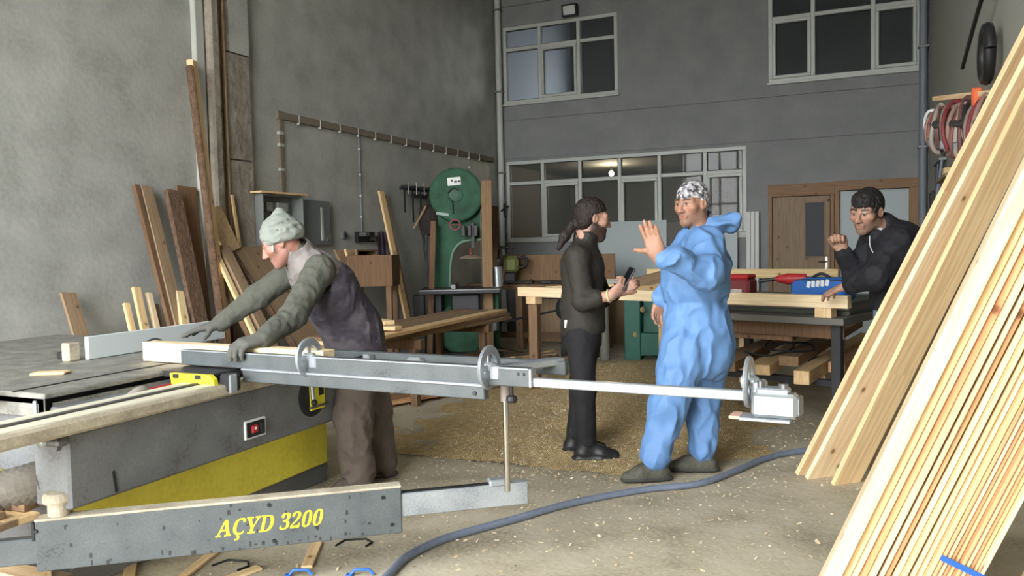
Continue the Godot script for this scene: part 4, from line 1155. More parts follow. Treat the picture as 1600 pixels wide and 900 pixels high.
	for x in [-0.9, -0.2, 0.9]:
		put("leg", bbox(Vector3(0.1, 0.82, 0.1), 0.005), M["old1"], b, Vector3(x, 0.41, 0.22))
	for x in [-0.9, 0.9]:
		put("leg", bbox(Vector3(0.1, 0.82, 0.1), 0.005), M["old1"], b, Vector3(x, 0.41, -0.22))
	put("low_rail", bbox(Vector3(1.9, 0.08, 0.04), 0.004), M["old4"], b, Vector3(0, 0.2, 0.2))
	put("back_panel", bbox(Vector3(1.7, 0.36, 0.03), 0.004), M["old1"], b, Vector3(0.15, 1.1, -0.27))
	var low := put("brown_panel", bbox(Vector3(1.9, 0.62, 0.04), 0.004), M["old0"])
	low.transform = Transform3D(Basis(Vector3.RIGHT, -0.15), Vector3(-3.6, 0.33, -10.75))
	tag(low, "brown wooden panel leaning under the bench by the back wall", "panel")
	var g := thing("bench_grinder", "small yellow green grinder with a black disc on the bench", "grinder", Vector3(-4.62, 0.895, -10.15), 0.3)
	put("body", bbox(Vector3(0.2, 0.24, 0.16), 0.05), plain(Color8(120, 128, 70), 0.6), g, Vector3(0.12, 0.26, 0))
	put("stand", bbox(Vector3(0.16, 0.16, 0.14), 0.02), M.dark_steel, g, Vector3(0.1, 0.08, 0))
	put("disc", lathe_mesh([Vector2(0, -0.02), Vector2(0.18, -0.02), Vector2(0.18, 0.02), Vector2(0, 0.02)], Basis(Vector3.BACK, PI / 2) , 24), M.black, g, Vector3(-0.04, 0.3, 0))
	put("handle", tube_mesh(curve([Vector3(0.2, 0.34, 0.02), Vector3(0.32, 0.36, 0.02), Vector3(0.32, 0.24, 0.02), Vector3(0.2, 0.22, 0.02)], 5), 0.022, 8), M.black, g)
	put("guard", bbox(Vector3(0.22, 0.03, 0.12), 0.01), M.black, g, Vector3(0.06, 0.5, 0))
	var cl := [[-4.3, 0.95, "black_clamp", "black clamp lying on the brown bench"], [-3.75, 0.92, "black_pliers", "black pliers lying at the end of the brown bench"]]
	for a in cl:
		var q := thing(a[2], a[3], "tool", Vector3(a[0], 0.895, -10.0), 0.4)
		put("bar", bbox(Vector3(0.36, 0.03, 0.04), 0.006), M.black, q, Vector3(0, 0.02, 0))
		put("jaw", bbox(Vector3(0.04, 0.06, 0.12), 0.008), M.black, q, Vector3(0.15, 0.03, 0.03))
		put("handle", bbox(Vector3(0.14, 0.04, 0.05), 0.01), M.dark_steel, q, Vector3(-0.16, 0.03, 0.02))
	# green machine stand behind the two talking people
	var m := thing("green_planer", "deep green planer stand behind the bench rail", "planer", Vector3(-2.45, 0, -9.6), 0.1)
	put("side_plate", bbox(Vector3(0.2, 0.86, 0.5), 0.01), M.deep_green, m, Vector3(-0.14, 0.43, 0))
	put("side_plate", bbox(Vector3(0.12, 0.86, 0.5), 0.01), M.deep_green, m, Vector3(0.62, 0.43, 0))
	put("cross_plate", bbox(Vector3(0.7, 0.28, 0.06), 0.01), M.deep_green, m, Vector3(0.25, 0.2, 0.2))
	put("cross_plate", bbox(Vector3(0.9, 0.1, 0.5), 0.01), M.deep_green, m, Vector3(0.24, 0.86, 0))
	put("inner_box", bbox(Vector3(0.6, 0.45, 0.3), 0.01), M.deep_green, m, Vector3(0.26, 0.52, -0.06))
	put("planer_bed", bbox(Vector3(1.5, 0.06, 0.45), 0.006), M.steel, m, Vector3(0.2, 0.94, 0))
	for y in [0.62, 0.32]:
		put("dust_clump", bbox(Vector3(0.05, 0.07, 0.04), 0.02), M.sawdust, m, Vector3(-0.2 + 0.3 * y, y, 0.25))
	var d := thing("dark_motor", "dark motor housing and grey pipe below the bench rail", "motor", Vector3(-3.25, 0, -9.4))
	put("housing", lathe_mesh([Vector2(0, -0.3), Vector2(0.16, -0.3), Vector2(0.18, -0.1), Vector2(0.18, 0.2), Vector2(0.1, 0.28), Vector2(0, 0.28)], Basis(Vector3.BACK, PI / 2), 20), plain(Color8(40, 52, 50), 0.6), d, Vector3(0, 0.62, 0))
	put("stand", bbox(Vector3(0.4, 0.45, 0.3), 0.01), M.dark_steel, d, Vector3(0, 0.225, 0))
	put("pipe", tube_mesh(PackedVector3Array([Vector3(0.35, 0.0, 0.1), Vector3(0.35, 0.8, 0.1)]), 0.06, 12), plain(Color8(120, 118, 110), 0.7), d)
	put("belt", tube_mesh(PackedVector3Array([Vector3(-1.1, 0.42, 0.1), Vector3(0.0, 0.66, 0.12)]), 0.016, 6), M.black, d)
	# white boards leaning under the lower window
	var tilt := Basis(Vector3.RIGHT, -0.06)
	for a in [["white_panel", "large pale grey board leaning under the lower window", -3.25, 1.75, 1.06, 0.0, M.white_board], ["white_panel", "pale board leaning between dark panel and grey strips", -2.08, 1.8, 0.78, 0.0, M.white_board], ["hardboard_sheet", "small dark hardboard sheet leaning between the two pale boards", -2.6, 1.72, 0.3, -0.03, plain(Color8(92, 88, 80), 0.7)]]:
		var p := put(a[0], bbox(Vector3(a[4], a[3], 0.02), 0.002), a[6])
		p.transform = Transform3D(tilt, Vector3(a[2], a[3] / 2.0, ZB + 0.13 + a[5]))
		tag(p, a[1], "board")
	for i in 3:
		var p := put("upright_strip", bbox(Vector3(0.055, 1.83, 0.03), 0.003), M.pvc)
		p.transform = Transform3D(tilt, Vector3(-1.54 + i * 0.06, 0.916, ZB + 0.12))
		tag(p, "pale upright strip leaning between pale board and wooden door", "strip", "pale strips beside the wooden door")
	# debris at the foot of the bench
	var rng := RandomNumberGenerator.new()
	rng.seed = 77
	for i in 16:
		var p := put("scrap_stick", bbox(Vector3(0.04 + 0.03 * rng.randf(), rng.randf_range(0.25, 0.7), 0.02), 0.003), M[["old0", "old1", "old3", "pine4", "old5"][i % 5]])
		p.transform = Transform3D(Basis(Vector3.UP, rng.randf() * TAU) * Basis(Vector3.RIGHT, PI / 2 + rng.randf_range(-0.25, 0.25)), Vector3(rng.randf_range(-4.3, -2.7), 0.07 + rng.randf() * 0.06, rng.randf_range(-9.3, -7.9)))
		tag(p, "broken scrap stick lying in the debris before the brown bench", "stick", "scrap sticks before the brown bench")

# ---------------------------------------------------------------- assembly bench with a timber frame on it
func build_bench() -> void:
	# the frame's front rail runs from A to B
	var a3 := Vector3(-3.06, 0, -7.1)
	var b3 := Vector3(-0.10, 0, -6.02)
	var u := (b3 - a3).normalized()
	var n := Vector3(u.z, 0, -u.x)   # to the back of the hall
	var turn := atan2(-u.z, u.x)
	var t := thing("assembly_bench", "low wooden assembly bench with a lower shelf of beams", "bench", (a3 + b3) / 2.0 + n * 0.8, turn)
	put("bench_top", bbox(Vector3(1.5, 0.05, 1.45), 0.004), plain(Color8(104, 102, 94), 0.7), t, Vector3(0.8, 0.835, 0.12))
	put("apron", bbox(Vector3(1.4, 0.11, 0.03), 0.004), M["old4"], t, Vector3(0.8, 0.752, 0.7))
	put("apron", bbox(Vector3(0.7, 0.15, 0.03), 0.004), M["old1"], t, Vector3(0.75, 0.73, 0.66))
	for x in [1.46, 0.14]:
		for z in [0.72, -0.5]:
			put("leg", bbox(Vector3(0.07, 0.81, 0.07), 0.005), M.dark_steel, t, Vector3(x, 0.405, z))
	for z in [0.62, -0.5]:
		put("shelf_bar", bbox(Vector3(1.32, 0.05, 0.05), 0.004), M.dark_steel, t, Vector3(0.8, 0.36, z))
	var ws := thing("panel_stack", "grey green sheet stack lying on the assembly bench", "panel", (a3 + b3) / 2.0 + n * 0.8, turn)
	for k in 3:
		put("sheet", bbox(Vector3(1.38 - 0.02 * k, 0.029, 1.05 - 0.03 * k), 0.003), plain([Color8(96, 100, 92), Color8(120, 114, 100), Color8(104, 108, 100)][k], 0.7), ws, Vector3(0.8, 0.875 + 0.03 * k, 0.05))
	# timber frame: front and back rails, blocks between
	var y := 0.975
	var fr := board("frame_rail", a3 + Vector3(0, y, 0), b3 + Vector3(0, y, 0), 0.09, 0.07, Vector3.UP, M["pine0"])
	tag(fr, "long pale pine rail along the front of the bench", "rail")
	var p0 := Vector3(-1.98, 1.115, -7.78)
	var p1 := Vector3(-0.26, 1.07, -8.6)
	var br := board("frame_rail", p0, p1, 0.09, 0.05, Vector3.UP, M["pine2"])
	tag(br, "pine rail standing on posts behind the bench", "rail")
	for k in [0.08, 0.5, 0.92]:
		var q := p0.lerp(p1, k)
		var po := put("rail_post", bbox(Vector3(0.07, q.y - 0.05, 0.07), 0.004), M["pine1"])
		po.position = Vector3(q.x, (q.y - 0.045) / 2.0, q.z - 0.0)
		tag(po, "pine post under the rail behind the bench", "post", "posts under the back rail")
	for k in [0.055, 0.945]:
		var q := a3.lerp(b3, k)
		var bl := put("timber_block", bbox(Vector3(0.12, 0.07, 0.1), 0.004), M["pine1"])
		bl.transform = Transform3D(Basis(Vector3.UP, turn), Vector3(q.x, 0.8945, q.z) + n * 0.01)
		tag(bl, "pine block under the left end of the long pine rail" if false else ("pine block under the rail end by the brown bench" if k < 0.5 else "pine block under the rail end by the leaning boards"), "block")
	for k in [0.09, 0.3]:
		var st := a3.lerp(b3, k) + n * 0.06 + Vector3(0, 1.0, 0)
		var side := board("frame_strip", st, st + n * 1.2 + u * (0.9 - k) + Vector3(0, 0.01, 0), 0.05, 0.03, Vector3.UP, M["pine4" if k > 0.2 else "pine1"])
		tag(side, "thin pine strip running back from the long rail" if k < 0.2 else "second thin strip lying back across the bench", "strip")
	for k in [[0.0, "pale"]]:
		var po := put("trestle_post", bbox(Vector3(0.09, 0.855, 0.09), 0.004), M["old1"])
		po.position = Vector3(-2.88, 0.4295, -7.02)
		tag(po, "brown post carrying the far end of the long pine rail", "post")
	# brown beam on the bench beside the phone
	var bm := board("brown_beam", Vector3(-2.1, 1.0, -7.1) , Vector3(-1.55, 1.15, -7.35), 0.1, 0.1, Vector3.UP, M["old5"])
	tag(bm, "grey brown beam end lying on the bench beside the phone", "beam")
	var wb := thing("tool_box", "small dark tool box with pale label on the bench", "box", Vector3(-1.34, 0.951, -6.9), turn)
	put("body", bbox(Vector3(0.34, 0.16, 0.2), 0.015), M.dark_steel, wb, Vector3(0, 0.08, 0))
	put("label_plate", bbox(Vector3(0.1, 0.12, 0.006), 0.002), plain(Color8(150, 150, 140), 0.6), wb, Vector3(-0.1, 0.08, 0.102))
	put("handle", tube_mesh(curve([Vector3(-0.08, 0.16, 0), Vector3(0, 0.2, 0), Vector3(0.08, 0.16, 0)], 5), 0.012, 8), M.black, wb)
	# tools on the bench
	var rb := thing("red_tool_case", "dark red tool case on the bench behind the blue coverall", "case", Vector3(-0.93, 0.951, -6.72), turn)
	put("body", bbox(Vector3(0.22, 0.16, 0.16), 0.02), M.maroon, rb, Vector3(0, 0.08, 0))
	put("label_plate", bbox(Vector3(0.1, 0.05, 0.006), 0.002), plain(Color8(200, 190, 184), 0.6), rb, Vector3(0.0, 0.05, 0.082))
	put("lid", bbox(Vector3(0.2, 0.04, 0.15), 0.012), M.red, rb, Vector3(0, 0.175, 0))
	var dr := thing("red_drill", "red power drill lying on the bench before the blue case", "drill", Vector3(-0.52, 0.951, -6.6), turn + 0.3)
	put("body", lathe_mesh([Vector2(0, -0.11), Vector2(0.04, -0.1), Vector2(0.045, 0.04), Vector2(0.03, 0.1), Vector2(0.015, 0.13), Vector2(0, 0.14)], Basis(Vector3.BACK, PI / 2), 16), M.red, dr, Vector3(0.0, 0.16, 0))
	put("grip", bbox(Vector3(0.05, 0.14, 0.045), 0.015), M.maroon, dr, Vector3(0.05, 0.07, 0), Basis(Vector3.BACK, 0.2))
	put("battery", bbox(Vector3(0.11, 0.04, 0.07), 0.01), M.black, dr, Vector3(0.06, 0.02, 0))
	put("chuck", tube_mesh(PackedVector3Array([Vector3(-0.13, 0.16, 0), Vector3(-0.26, 0.14, 0)]), 0.014, 8), M.dark_steel, dr)
	var bc := thing("blue_tool_case", "blue tool case with white lettering on the bench", "case", Vector3(-0.3, 0.951, -6.62), turn)
	put("body", bbox(Vector3(0.42, 0.17, 0.25), 0.02), M.blue, bc, Vector3(0, 0.085, 0))
	put("lid_edge", bbox(Vector3(0.43, 0.012, 0.256), 0.004), M.dark_steel, bc, Vector3(0, 0.155, 0))
	for i in 5:
		put("letter_stroke", bbox(Vector3(0.028, 0.05, 0.004), 0.008), M.white_plastic, bc, Vector3(-0.06 + 0.036 * i, 0.12 + 0.004 * i, 0.127), Basis(Vector3.BACK, -0.25 + 0.2 * (i % 2)))
	put("handle", tube_mesh(curve([Vector3(-0.07, 0.17, 0.03), Vector3(0, 0.2, 0.03), Vector3(0.07, 0.17, 0.03)], 5), 0.012, 8), M.black, bc)
	var small := [["black_screwdriver", "black screwdriver lying on the bench behind the pine rail", -0.5, M.black, M.bright_metal], ["green_chisel", "short green handled chisel lying near the red case", -0.72, M.deep_green, M.steel], ["yellow_marker", "yellow marker lying before the red drill", -0.36, M.yellow_gloss, M.black]]
	for s in small:
		var q := thing(s[0], s[1], "tool", Vector3(s[2], 0.951, -6.36 - 0.36 * (s[2] + 0.6)), turn + 0.2)
		put("handle", tube_mesh(PackedVector3Array([Vector3(-0.09, 0.014, 0), Vector3(0.03, 0.014, 0)]), 0.013, 8), s[3], q)
		put("shaft", tube_mesh(PackedVector3Array([Vector3(0.03, 0.014, 0), Vector3(0.11, 0.014, 0)]), 0.005, 6), s[4], q)
	# beams on the lower shelf
	var ends := [[-0.93, 0.50, -5.95, 0.13, 0.07], [-0.71, 0.47, -6.05, 0.15, 0.075], [-0.52, 0.52, -6.2, 0.14, 0.075], [-0.42, 0.425, -6.05, 0.11, 0.1], [-1.12, 0.45, -6.1, 0.13, 0.07], [-0.2, 0.44, -6.5, 0.12, 0.08]]
	for i in ends.size():
		var e: Array = ends[i]
		var f := Vector3(e[0], e[1], e[2])
		var dirn := Vector3(0.12 + 0.02 * i, 0.012, -1).normalized()
		var b := board("shelf_beam", f, f + dirn * (2.4 + 0.15 * (i % 3)), e[3], e[4], Vector3.RIGHT, M[["old3", "pine4", "old3", "pine4", "old5", "pine_red"][i]])
		tag(b, "squared timber beam lying on the shelf under the bench", "beam", "timber beams under the bench")
	var cb := put("black_cable", tube_mesh(curve([Vector3(-0.86, 0.56, -6.35), Vector3(-0.66, 0.545, -6.3), Vector3(-0.5, 0.6, -6.45), Vector3(-0.62, 0.66, -6.7), Vector3(-0.72, 0.58, -6.5), Vector3(-0.55, 0.575, -6.35), Vector3(-0.36, 0.57, -6.5), Vector3(-0.45, 0.6, -6.7), Vector3(-0.75, 0.56, -6.75)], 8), 0.008, 6), M.black)
	tag(cb, "looped black cable lying on the timber beams", "cable")
	var hook := put("red_strap", tube_mesh(curve([Vector3(0.12, 0.95, -6.3), Vector3(0.16, 0.6, -6.25), Vector3(0.1, 0.3, -6.2), Vector3(0.02, 0.05, -6.2)], 8), 0.01, 6), M.orange)
	tag(hook, "orange cord hanging beside the bench leg", "cord")

# ---------------------------------------------------------------- boards on the right
func build_right_lumber() -> void:
	# single boards leaning on the wall end, cut level at the foot
	var defs := [
		["leaning_board", "knotty pine board at the outer edge of the leaning boards", Vector3(-0.37, 0.0, -5.02), Vector3(0.07, 0, -0.06), 0.03, M["pine1"], Vector3(0.0, 0, -0.02)],
		["leaning_board", "wide knotty pine board with a level cut foot", Vector3(-0.31, 0.0, -4.95), Vector3(0.165, 0, -0.15), 0.028, M["pine0"], Vector3(0, 0, 0.03)],
		["leaning_board", "pine board with a notched pointed foot", Vector3(-0.165, 0.0, -4.88), Vector3(0.14, 0, -0.13), 0.026, M["pine3"], Vector3(0.09, -0.05, 0.04)]]
	for d in defs:
		var l: Vector3 = (Vector3(0.716, 2.26, -4.7) + d[6] - Vector3(-0.31, 0, -4.95)) * 1.3
		if d[1].begins_with("pine board with a notched"):
			l = Vector3(0.88, 2.1, 0.22) * 1.25
		var y := l.normalized()
		var w: Vector3 = d[3]
		var tn: Vector3 = w.cross(y).normalized() * float(d[4])
		if tn.z > 0:
			tn = -tn
		# mesh in its own axes so that the grain follows the length
		var x := (w - y * w.dot(y)).normalized()
		var z := x.cross(y).normalized()
		var bs := Basis(x, y, z)
		var inv := bs.inverse()
		var st := begin()
		hexa(st, Vector3.ZERO, inv * l, inv * w, inv * tn)
		var lift := Vector3(0, maxf(0.0, -tn.y) + 0.001, 0)
		var o := put(d[0], done(st), d[5], null, d[2] + lift, bs)
		tag(o, d[1], "board")
	var brown := leaning("fibre_board", "brown fibreboard leaning behind the wide knotty board", Vector3(0.62, 1.86, -5.22), Vector3(0.06, 0, -5.2), 0.34, 0.02, M.tan_board, "", Vector3(0.7, 0, -0.7))
	brown.set_meta("category", "board")
	# big bundle: boards stacked on one another, leaning, their edges to the entrance
	var slope := Vector3(0.39, 0.92, -0.02).normalized()
	var across := Vector3(slope.y, -slope.x, 0).normalized()
	var x0 := -0.19
	var z0 := -3.32
	var rng := RandomNumberGenerator.new()
	rng.seed = 12
	var lay := [[0.062, 0.0, "pine0", 0], [0.032, -0.035, "pine2", 0], [0.02, -0.01, "pine5", 0], [0.03, -0.03, "pine_red", 0], [0.024, 0.0, "pine5", 0], [0.006, -0.06, "", 0]]
	for i in 7:
		lay.append([0.018 + 0.003 * (i % 3), -0.02 * ((i * 7) % 3), ["pine5", "pine_red", "pine0", "pine2", "pine5", "pine0", "pine4"][i], 0])
		if i == 1 or i == 3:
			lay.append([0.006, -0.06, "", 0])
	for i in 9:
		lay.append([0.0155 + 0.002 * (i % 2), -0.014 * ((i * 5) % 4), ["pine_red", "pine0", "pine_red", "pine2", "pine_red", "pine5", "pine_red", "pine4", "pine0"][i], 1])
	var tone_of := {"pine0": "pale", "pine1": "pale", "pine2": "straw coloured", "pine3": "light", "pine4": "tan", "pine5": "cream coloured", "pine_red": "reddish"}
	var s := 0.0
	var strap_from := 0.0
	for e in lay:
		if e[2] != "":
			var w := 0.14
			var ln := 3.95 + rng.randf_range(-0.08, 0.05)
			# across runs down to the right; the first board lies on top of the stack
			var foot := Vector3(x0, 0.0, z0) + Vector3((s + e[0] / 2.0) / slope.y, 0, e[1] - w / 2.0)
			foot += slope * (e[0] / 2.0 * slope.x / slope.y + 0.003)
			var b := board("bundle_board", foot, foot + slope * ln, w, e[0] - 0.0025, Vector3(0, 0, 1), M[e[2]], null, 0.002)
			if e[3] == 0 and s < 0.06:
				tag(b, "thick pale pine timber lying on top of the leaning board stack", "board")
			elif e[3] == 0:
				tag(b, "%s pine board in the loose upper part of the leaning stack" % tone_of[e[2]], "board", "boards of the loose leaning stack")
			else:
				tag(b, "thin %s pine board in the lower bundle held by blue straps" % tone_of[e[2]], "board", "boards of the strapped bundle")
		if e[3] == 1 and strap_from == 0.0:
			strap_from = s
		s += e[0]
	# blue straps round the lower bundle
	for h: float in [0.21, 1.0]:
		var o := Vector3(x0, 0, z0) + slope * (h / slope.y)
		var st := begin()
		var c0 := o + Vector3(strap_from / slope.y, 0, 0)
		var c1 := o + Vector3(s / slope.y, 0, 0)
		var d := (across * (s - strap_from))
		var p := c0 + slope * (0.0) + Vector3(0, 0, 0.004)
		hexa(st, p - across * 0.003 + slope * (0.0), d + across * 0.006, slope * 0.022, Vector3(0, 0, 0.0025))
		hexa(st, p - across * 0.003 + Vector3(0, 0, -0.18), d + across * 0.006, slope * 0.022, Vector3(0, 0, 0.0025))
		hexa(st, p + d + across * 0.001 + Vector3(0, 0, -0.178), Vector3(0, 0, 0.182), slope * 0.022, across * 0.0025)
		var sp := put("blue_strap", done(st), M.strap_blue)
		tag(sp, "blue packing strap near the foot of the board bundle" if h < 0.8 else "blue packing strap higher up the board bundle", "strap")
	var off := board("floor_offcut", Vector3(0.62, 0.05, -3.55), Vector3(0.85, 0.22, -4.1), 0.16, 0.03, Vector3(1, 0, 0.3), M["pine2"])
	tag(off, "pine offcut lying behind the foot of the board bundle", "offcut")

# ---------------------------------------------------------------- floor: sawdust, hose, scraps
func dust_height(x: float, z: float, n: FastNoiseLite) -> float:
	var h := 0.0
	for a in [[-2.15, -6.9, 1.25, 1.9, 0.11], [-1.55, -6.5, 0.9, 1.2, 0.06], [-2.7, -8.3, 1.2, 1.0, 0.09], [-1.3, -5.6, 0.7, 0.8, 0.03], [-2.3, -5.0, 1.4, 1.3, 0.026]]:
		var dx: float = (x - a[0]) / a[2]
		var dz: float = (z - a[1]) / a[3]
		h += a[4] * exp(-(dx * dx + dz * dz) * 1.6)
	return h + n.get_noise_2d(x * 100, z * 100) * 0.025 - 0.022

func build_floor_things() -> void:
	var n := noise(91, 0.02, 4)
	var st := begin(true)
	var step := 0.045
	var x0 := -4.0
	var z0 := -9.6
	for i in 88:
		for j in 110:
			var c := []
			var low := true
			for q in [[0, 0], [1, 0], [1, 1], [0, 1]]:
				var x: float = x0 + (i + q[0]) * step
				var z: float = z0 + (j + q[1]) * step
				var h := dust_height(x, z, n)
				low = low and h < 0.0
				c.append(Vector3(x, maxf(h, -0.004), z))
			if not low:
				quad(st, c[0], c[1], c[2], c[3])
	var pile := put("sawdust_heap", done(st), M.sawdust)
	tag(pile, "low heap of tan sawdust spread over the floor around the bench", "sawdust")
	pile.set_meta("kind", "stuff")
	# shavings and chips
	var rng := RandomNumberGenerator.new()
	rng.seed = 19
	var qm := begin()
	hexa(qm, Vector3(-0.5, 0, -0.5), Vector3(1, 0, 0.1), Vector3(0.1, 0, 1), Vector3(0, 0.25, 0))
	var chip := done(qm)
	var mm := MultiMesh.new()
	mm.transform_format = MultiMesh.TRANSFORM_3D
	mm.use_colors = true
	mm.mesh = chip
	var count := 15000
	mm.instance_count = count
	for i in count:
		var p: Vector3
		if i < 13300:
			p = Vector3(-2.0 + rng.randfn() * 0.75, 0, -6.2 + rng.randfn() * 1.3)
		else:
			p = Vector3(rng.randf_range(-3.0, 0.6), 0, rng.randf_range(-9.0, -1.9))
		p.x = clampf(p.x, -4.6, 0.7)
		p.y = maxf(dust_height(p.x, p.z, n), 0.0) + 0.003
		var s := rng.randf_range(0.003, 0.011) if i < 14800 else rng.randf_range(0.006, 0.018)
		var b := Basis.from_euler(Vector3(rng.randf_range(-0.5, 0.5), rng.randf() * TAU, rng.randf_range(-0.5, 0.5))).scaled_local(Vector3(s * rng.randf_range(0.6, 2.6), s * 0.5, s))
		mm.set_instance_transform(i, Transform3D(b, p))
		var k := rng.randf()
		mm.set_instance_color(i, Color(0.62, 0.47, 0.26).lerp(Color(0.86, 0.74, 0.52), k) * (0.55 + 0.45 * rng.randf()))
	var cm := plain(Color(1, 1, 1), 0.9)
	cm.vertex_color_use_as_albedo = true
	var mi := MultiMeshInstance3D.new()
	mi.name = numbered("wood_shavings")
	mi.multimesh = mm
	mi.material_override = cm
	add_child(mi)
	tag(mi, "scattered pale wood shavings and chips on the floor", "shavings")
	mi.set_meta("kind", "stuff")
	# compressed air hose
	var pts := [Vector3(-1.80, 0.02, -2.55), Vector3(-1.87, 0.02, -2.84), Vector3(-1.9, 0.02, -3.07), Vector3(-1.84, 0.02, -3.33), Vector3(-1.65, 0.02, -3.67), Vector3(-1.44, 0.02, -4.04), Vector3(-1.14, 0.02, -4.39), Vector3(-0.88, 0.02, -4.60), Vector3(-0.72, 0.02, -4.94), Vector3(-0.57, 0.02, -5.31), Vector3(-0.34, 0.02, -5.59), Vector3(0.1, 0.02, -5.9), Vector3(0.6, 0.02, -6.1)]
	var hs := put("air_hose", tube_mesh(curve(pts, 8), 0.019, 12), M.hose)
	tag(hs, "blue grey air hose winding across the floor", "hose")
	# bent steel rods
	var rods := [[Vector3(-2.62, 0.006, -2.72), 0.2, "bent black steel rod lying beside the swing arm foot"], [Vector3(-2.25, 0.006, -3.14), 0.5, "bent black steel rod lying under the arm beam end"], [Vector3(-2.33, 0.006, -4.87), 0.9, "bent black steel rod lying behind the chrome post"]]
	for r in rods:
		var s := 0.085
		var rp := PackedVector3Array([Vector3(-s, 0, 0.02), Vector3(-s * 0.6, 0, -0.05), Vector3(s * 0.6, 0, -0.05), Vector3(s, 0, 0.0), Vector3(s * 0.7, 0, 0.05)])
		var o := put("steel_rod", tube_mesh(rp, 0.005, 6), M.black, null, r[0], Basis(Vector3.UP, r[1]))
		tag(o, r[2], "rod")
	# blue plastic clips at the lower edge
	for r in [[Vector3(-2.25, 0, -2.74), "blue plastic clip on the floor beside the bent rod"], [Vector3(-2.0, 0, -2.84), "blue plastic clip on the floor beside the air hose"]]:
		var o := thing("plastic_clip", r[1], "clip", r[0], 0.4)
		put("arch", tube_mesh(PackedVector3Array([Vector3(-0.05, 0.008, 0), Vector3(-0.03, 0.03, 0), Vector3(0.03, 0.03, 0), Vector3(0.05, 0.008, 0)]), 0.007, 8), M.strap_blue, o)
		put("foot", bbox(Vector3(0.03, 0.01, 0.03), 0.003), M.strap_blue, o, Vector3(-0.055, 0.006, 0))
	# scraps under the swing arm and beside the saw
	var scr := [[-2.75, -2.62, 0.55, 0.3, "pine1"], [-2.55, -2.5, 0.5, -0.3, "pine2"], [-2.95, -2.45, 0.45, 0.8, "pine4"], [-2.35, -2.95, 0.3, 0.5, "pine3"], [-2.6, -3.35, 0.35, 0.9, "old0"]]
	for a in scr:
		var p := put("floor_scrap", bbox(Vector3(0.05, a[2], 0.012), 0.002), M[a[4]])
		p.transform = Transform3D(Basis(Vector3.UP, a[3]) * Basis(Vector3.RIGHT, -PI / 2), Vector3(a[0], 0.008, a[1]))
		tag(p, "thin wood scrap lying on the floor under the swing arm", "scrap", "wood scraps under the swing arm")
	for i in 14:
		var p := put("scrap_board", bbox(Vector3(0.1 + 0.02 * (i % 3), 0.75 + 0.1 * (i % 4), 0.028), 0.003), M[["old0", "pine4", "old5", "old1", "pine1"][i % 5]])
		p.transform = Transform3D(Basis(Vector3.UP, PI / 2 + 0.12 * sin(i * 2.1)) * Basis(Vector3.RIGHT, -PI / 2), Vector3(-3.44 - 0.05 * (i % 3), 0.016 + 0.03 * (i / 2) + (0.22 if i > 9 else 0.0), -1.95 - 0.14 * (i % 2)))
		tag(p, "loose scrap board piled at the near end of the saw", "board", "scrap boards piled at the end of the saw")
	# corrugated dust hose
	var path := curve([Vector3(-2.99, 0.53, -2.16), Vector3(-3.2, 0.47, -2.08), Vector3(-3.5, 0.42, -1.98), Vector3(-4.1, 0.38, -1.95)], 14)
	var rad := PackedFloat32Array()
	for i in path.size():
		rad.append(0.074 + 0.012 * (1.0 if i % 2 == 0 else -1.0))
	st = begin(false)
	tube(st, path, 0.06, 18, false, rad)
	var du := put("dust_hose", done(st), M.duct)
	tag(du, "dusty corrugated hose running into the end of the saw", "hose")

# ---------------------------------------------------------------- people: soft joined volumes meshed as surface nets
class Vol:
	var kind := 0          # 0 tapered limb, 1 ellipsoid, 2 rounded block
	var a := Vector3.ZERO
	var d := Vector3.ZERO  # b - a
	var dd := 1.0
	var ra := 0.1
	var rb := 0.1
	var inv := Basis.IDENTITY
	var r := Vector3.ONE
	var k := 0.02
	var cut := false
	var flat := Vector3.ZERO   # squash direction for limbs
	var f := 1.0
	func dist(p: Vector3) -> float:
		if kind == 0:
			var q := p - a
			if f != 1.0:
				q += flat * (flat.dot(q) * (f - 1.0))
			var h := clampf(q.dot(d) / dd, 0.0, 1.0)
			return (q - d * h).length() - (ra + (rb - ra) * h)
		if kind == 1:
			var q := inv * (p - a)
			var q1 := q / r
			var k0 := q1.length()
			if k0 < 1e-5:
				return -minf(r.x, minf(r.y, r.z))
			return k0 * (k0 - 1.0) / (q1 / r).length()
		var q := (inv * (p - a)).abs() - r
		return Vector3(maxf(q.x, 0), maxf(q.y, 0), maxf(q.z, 0)).length() + minf(maxf(q.x, maxf(q.y, q.z)), 0.0) - ra

class Soup:
	var v := PackedVector3Array()
	var n := PackedVector3Array()
	var c := PackedColorArray()
	var i := PackedInt32Array()

func limb(a: Vector3, b: Vector3, ra: float, rb: float, k := 0.03, flat := Vector3.ZERO, f := 1.0, cut := false) -> Vol:
	var o := Vol.new()
	o.a = a
	o.d = b - a
	if f != 1.0:
		o.flat = flat.normalized()
		o.f = f
		o.d += o.flat * (o.flat.dot(o.d) * (f - 1.0))
	o.dd = maxf(o.d.length_squared(), 1e-8)
	o.ra = ra
	o.rb = rb
	o.k = k
	o.cut = cut
	return o

func egg(c: Vector3, r: Vector3, basis := Basis.IDENTITY, k := 0.02, cut := false) -> Vol:
	var o := Vol.new()
	o.kind = 1
	o.a = c
	o.r = r
	o.inv = basis.inverse()
	o.k = k
	o.cut = cut
	return o

func block(c: Vector3, half: Vector3, round_: float, basis := Basis.IDENTITY, k := 0.01, cut := false) -> Vol:
	var o := Vol.new()
	o.kind = 2
	o.a = c
	o.r = half
	o.ra = round_
	o.inv = basis.inverse()
	o.k = k
	o.cut = cut
	return o

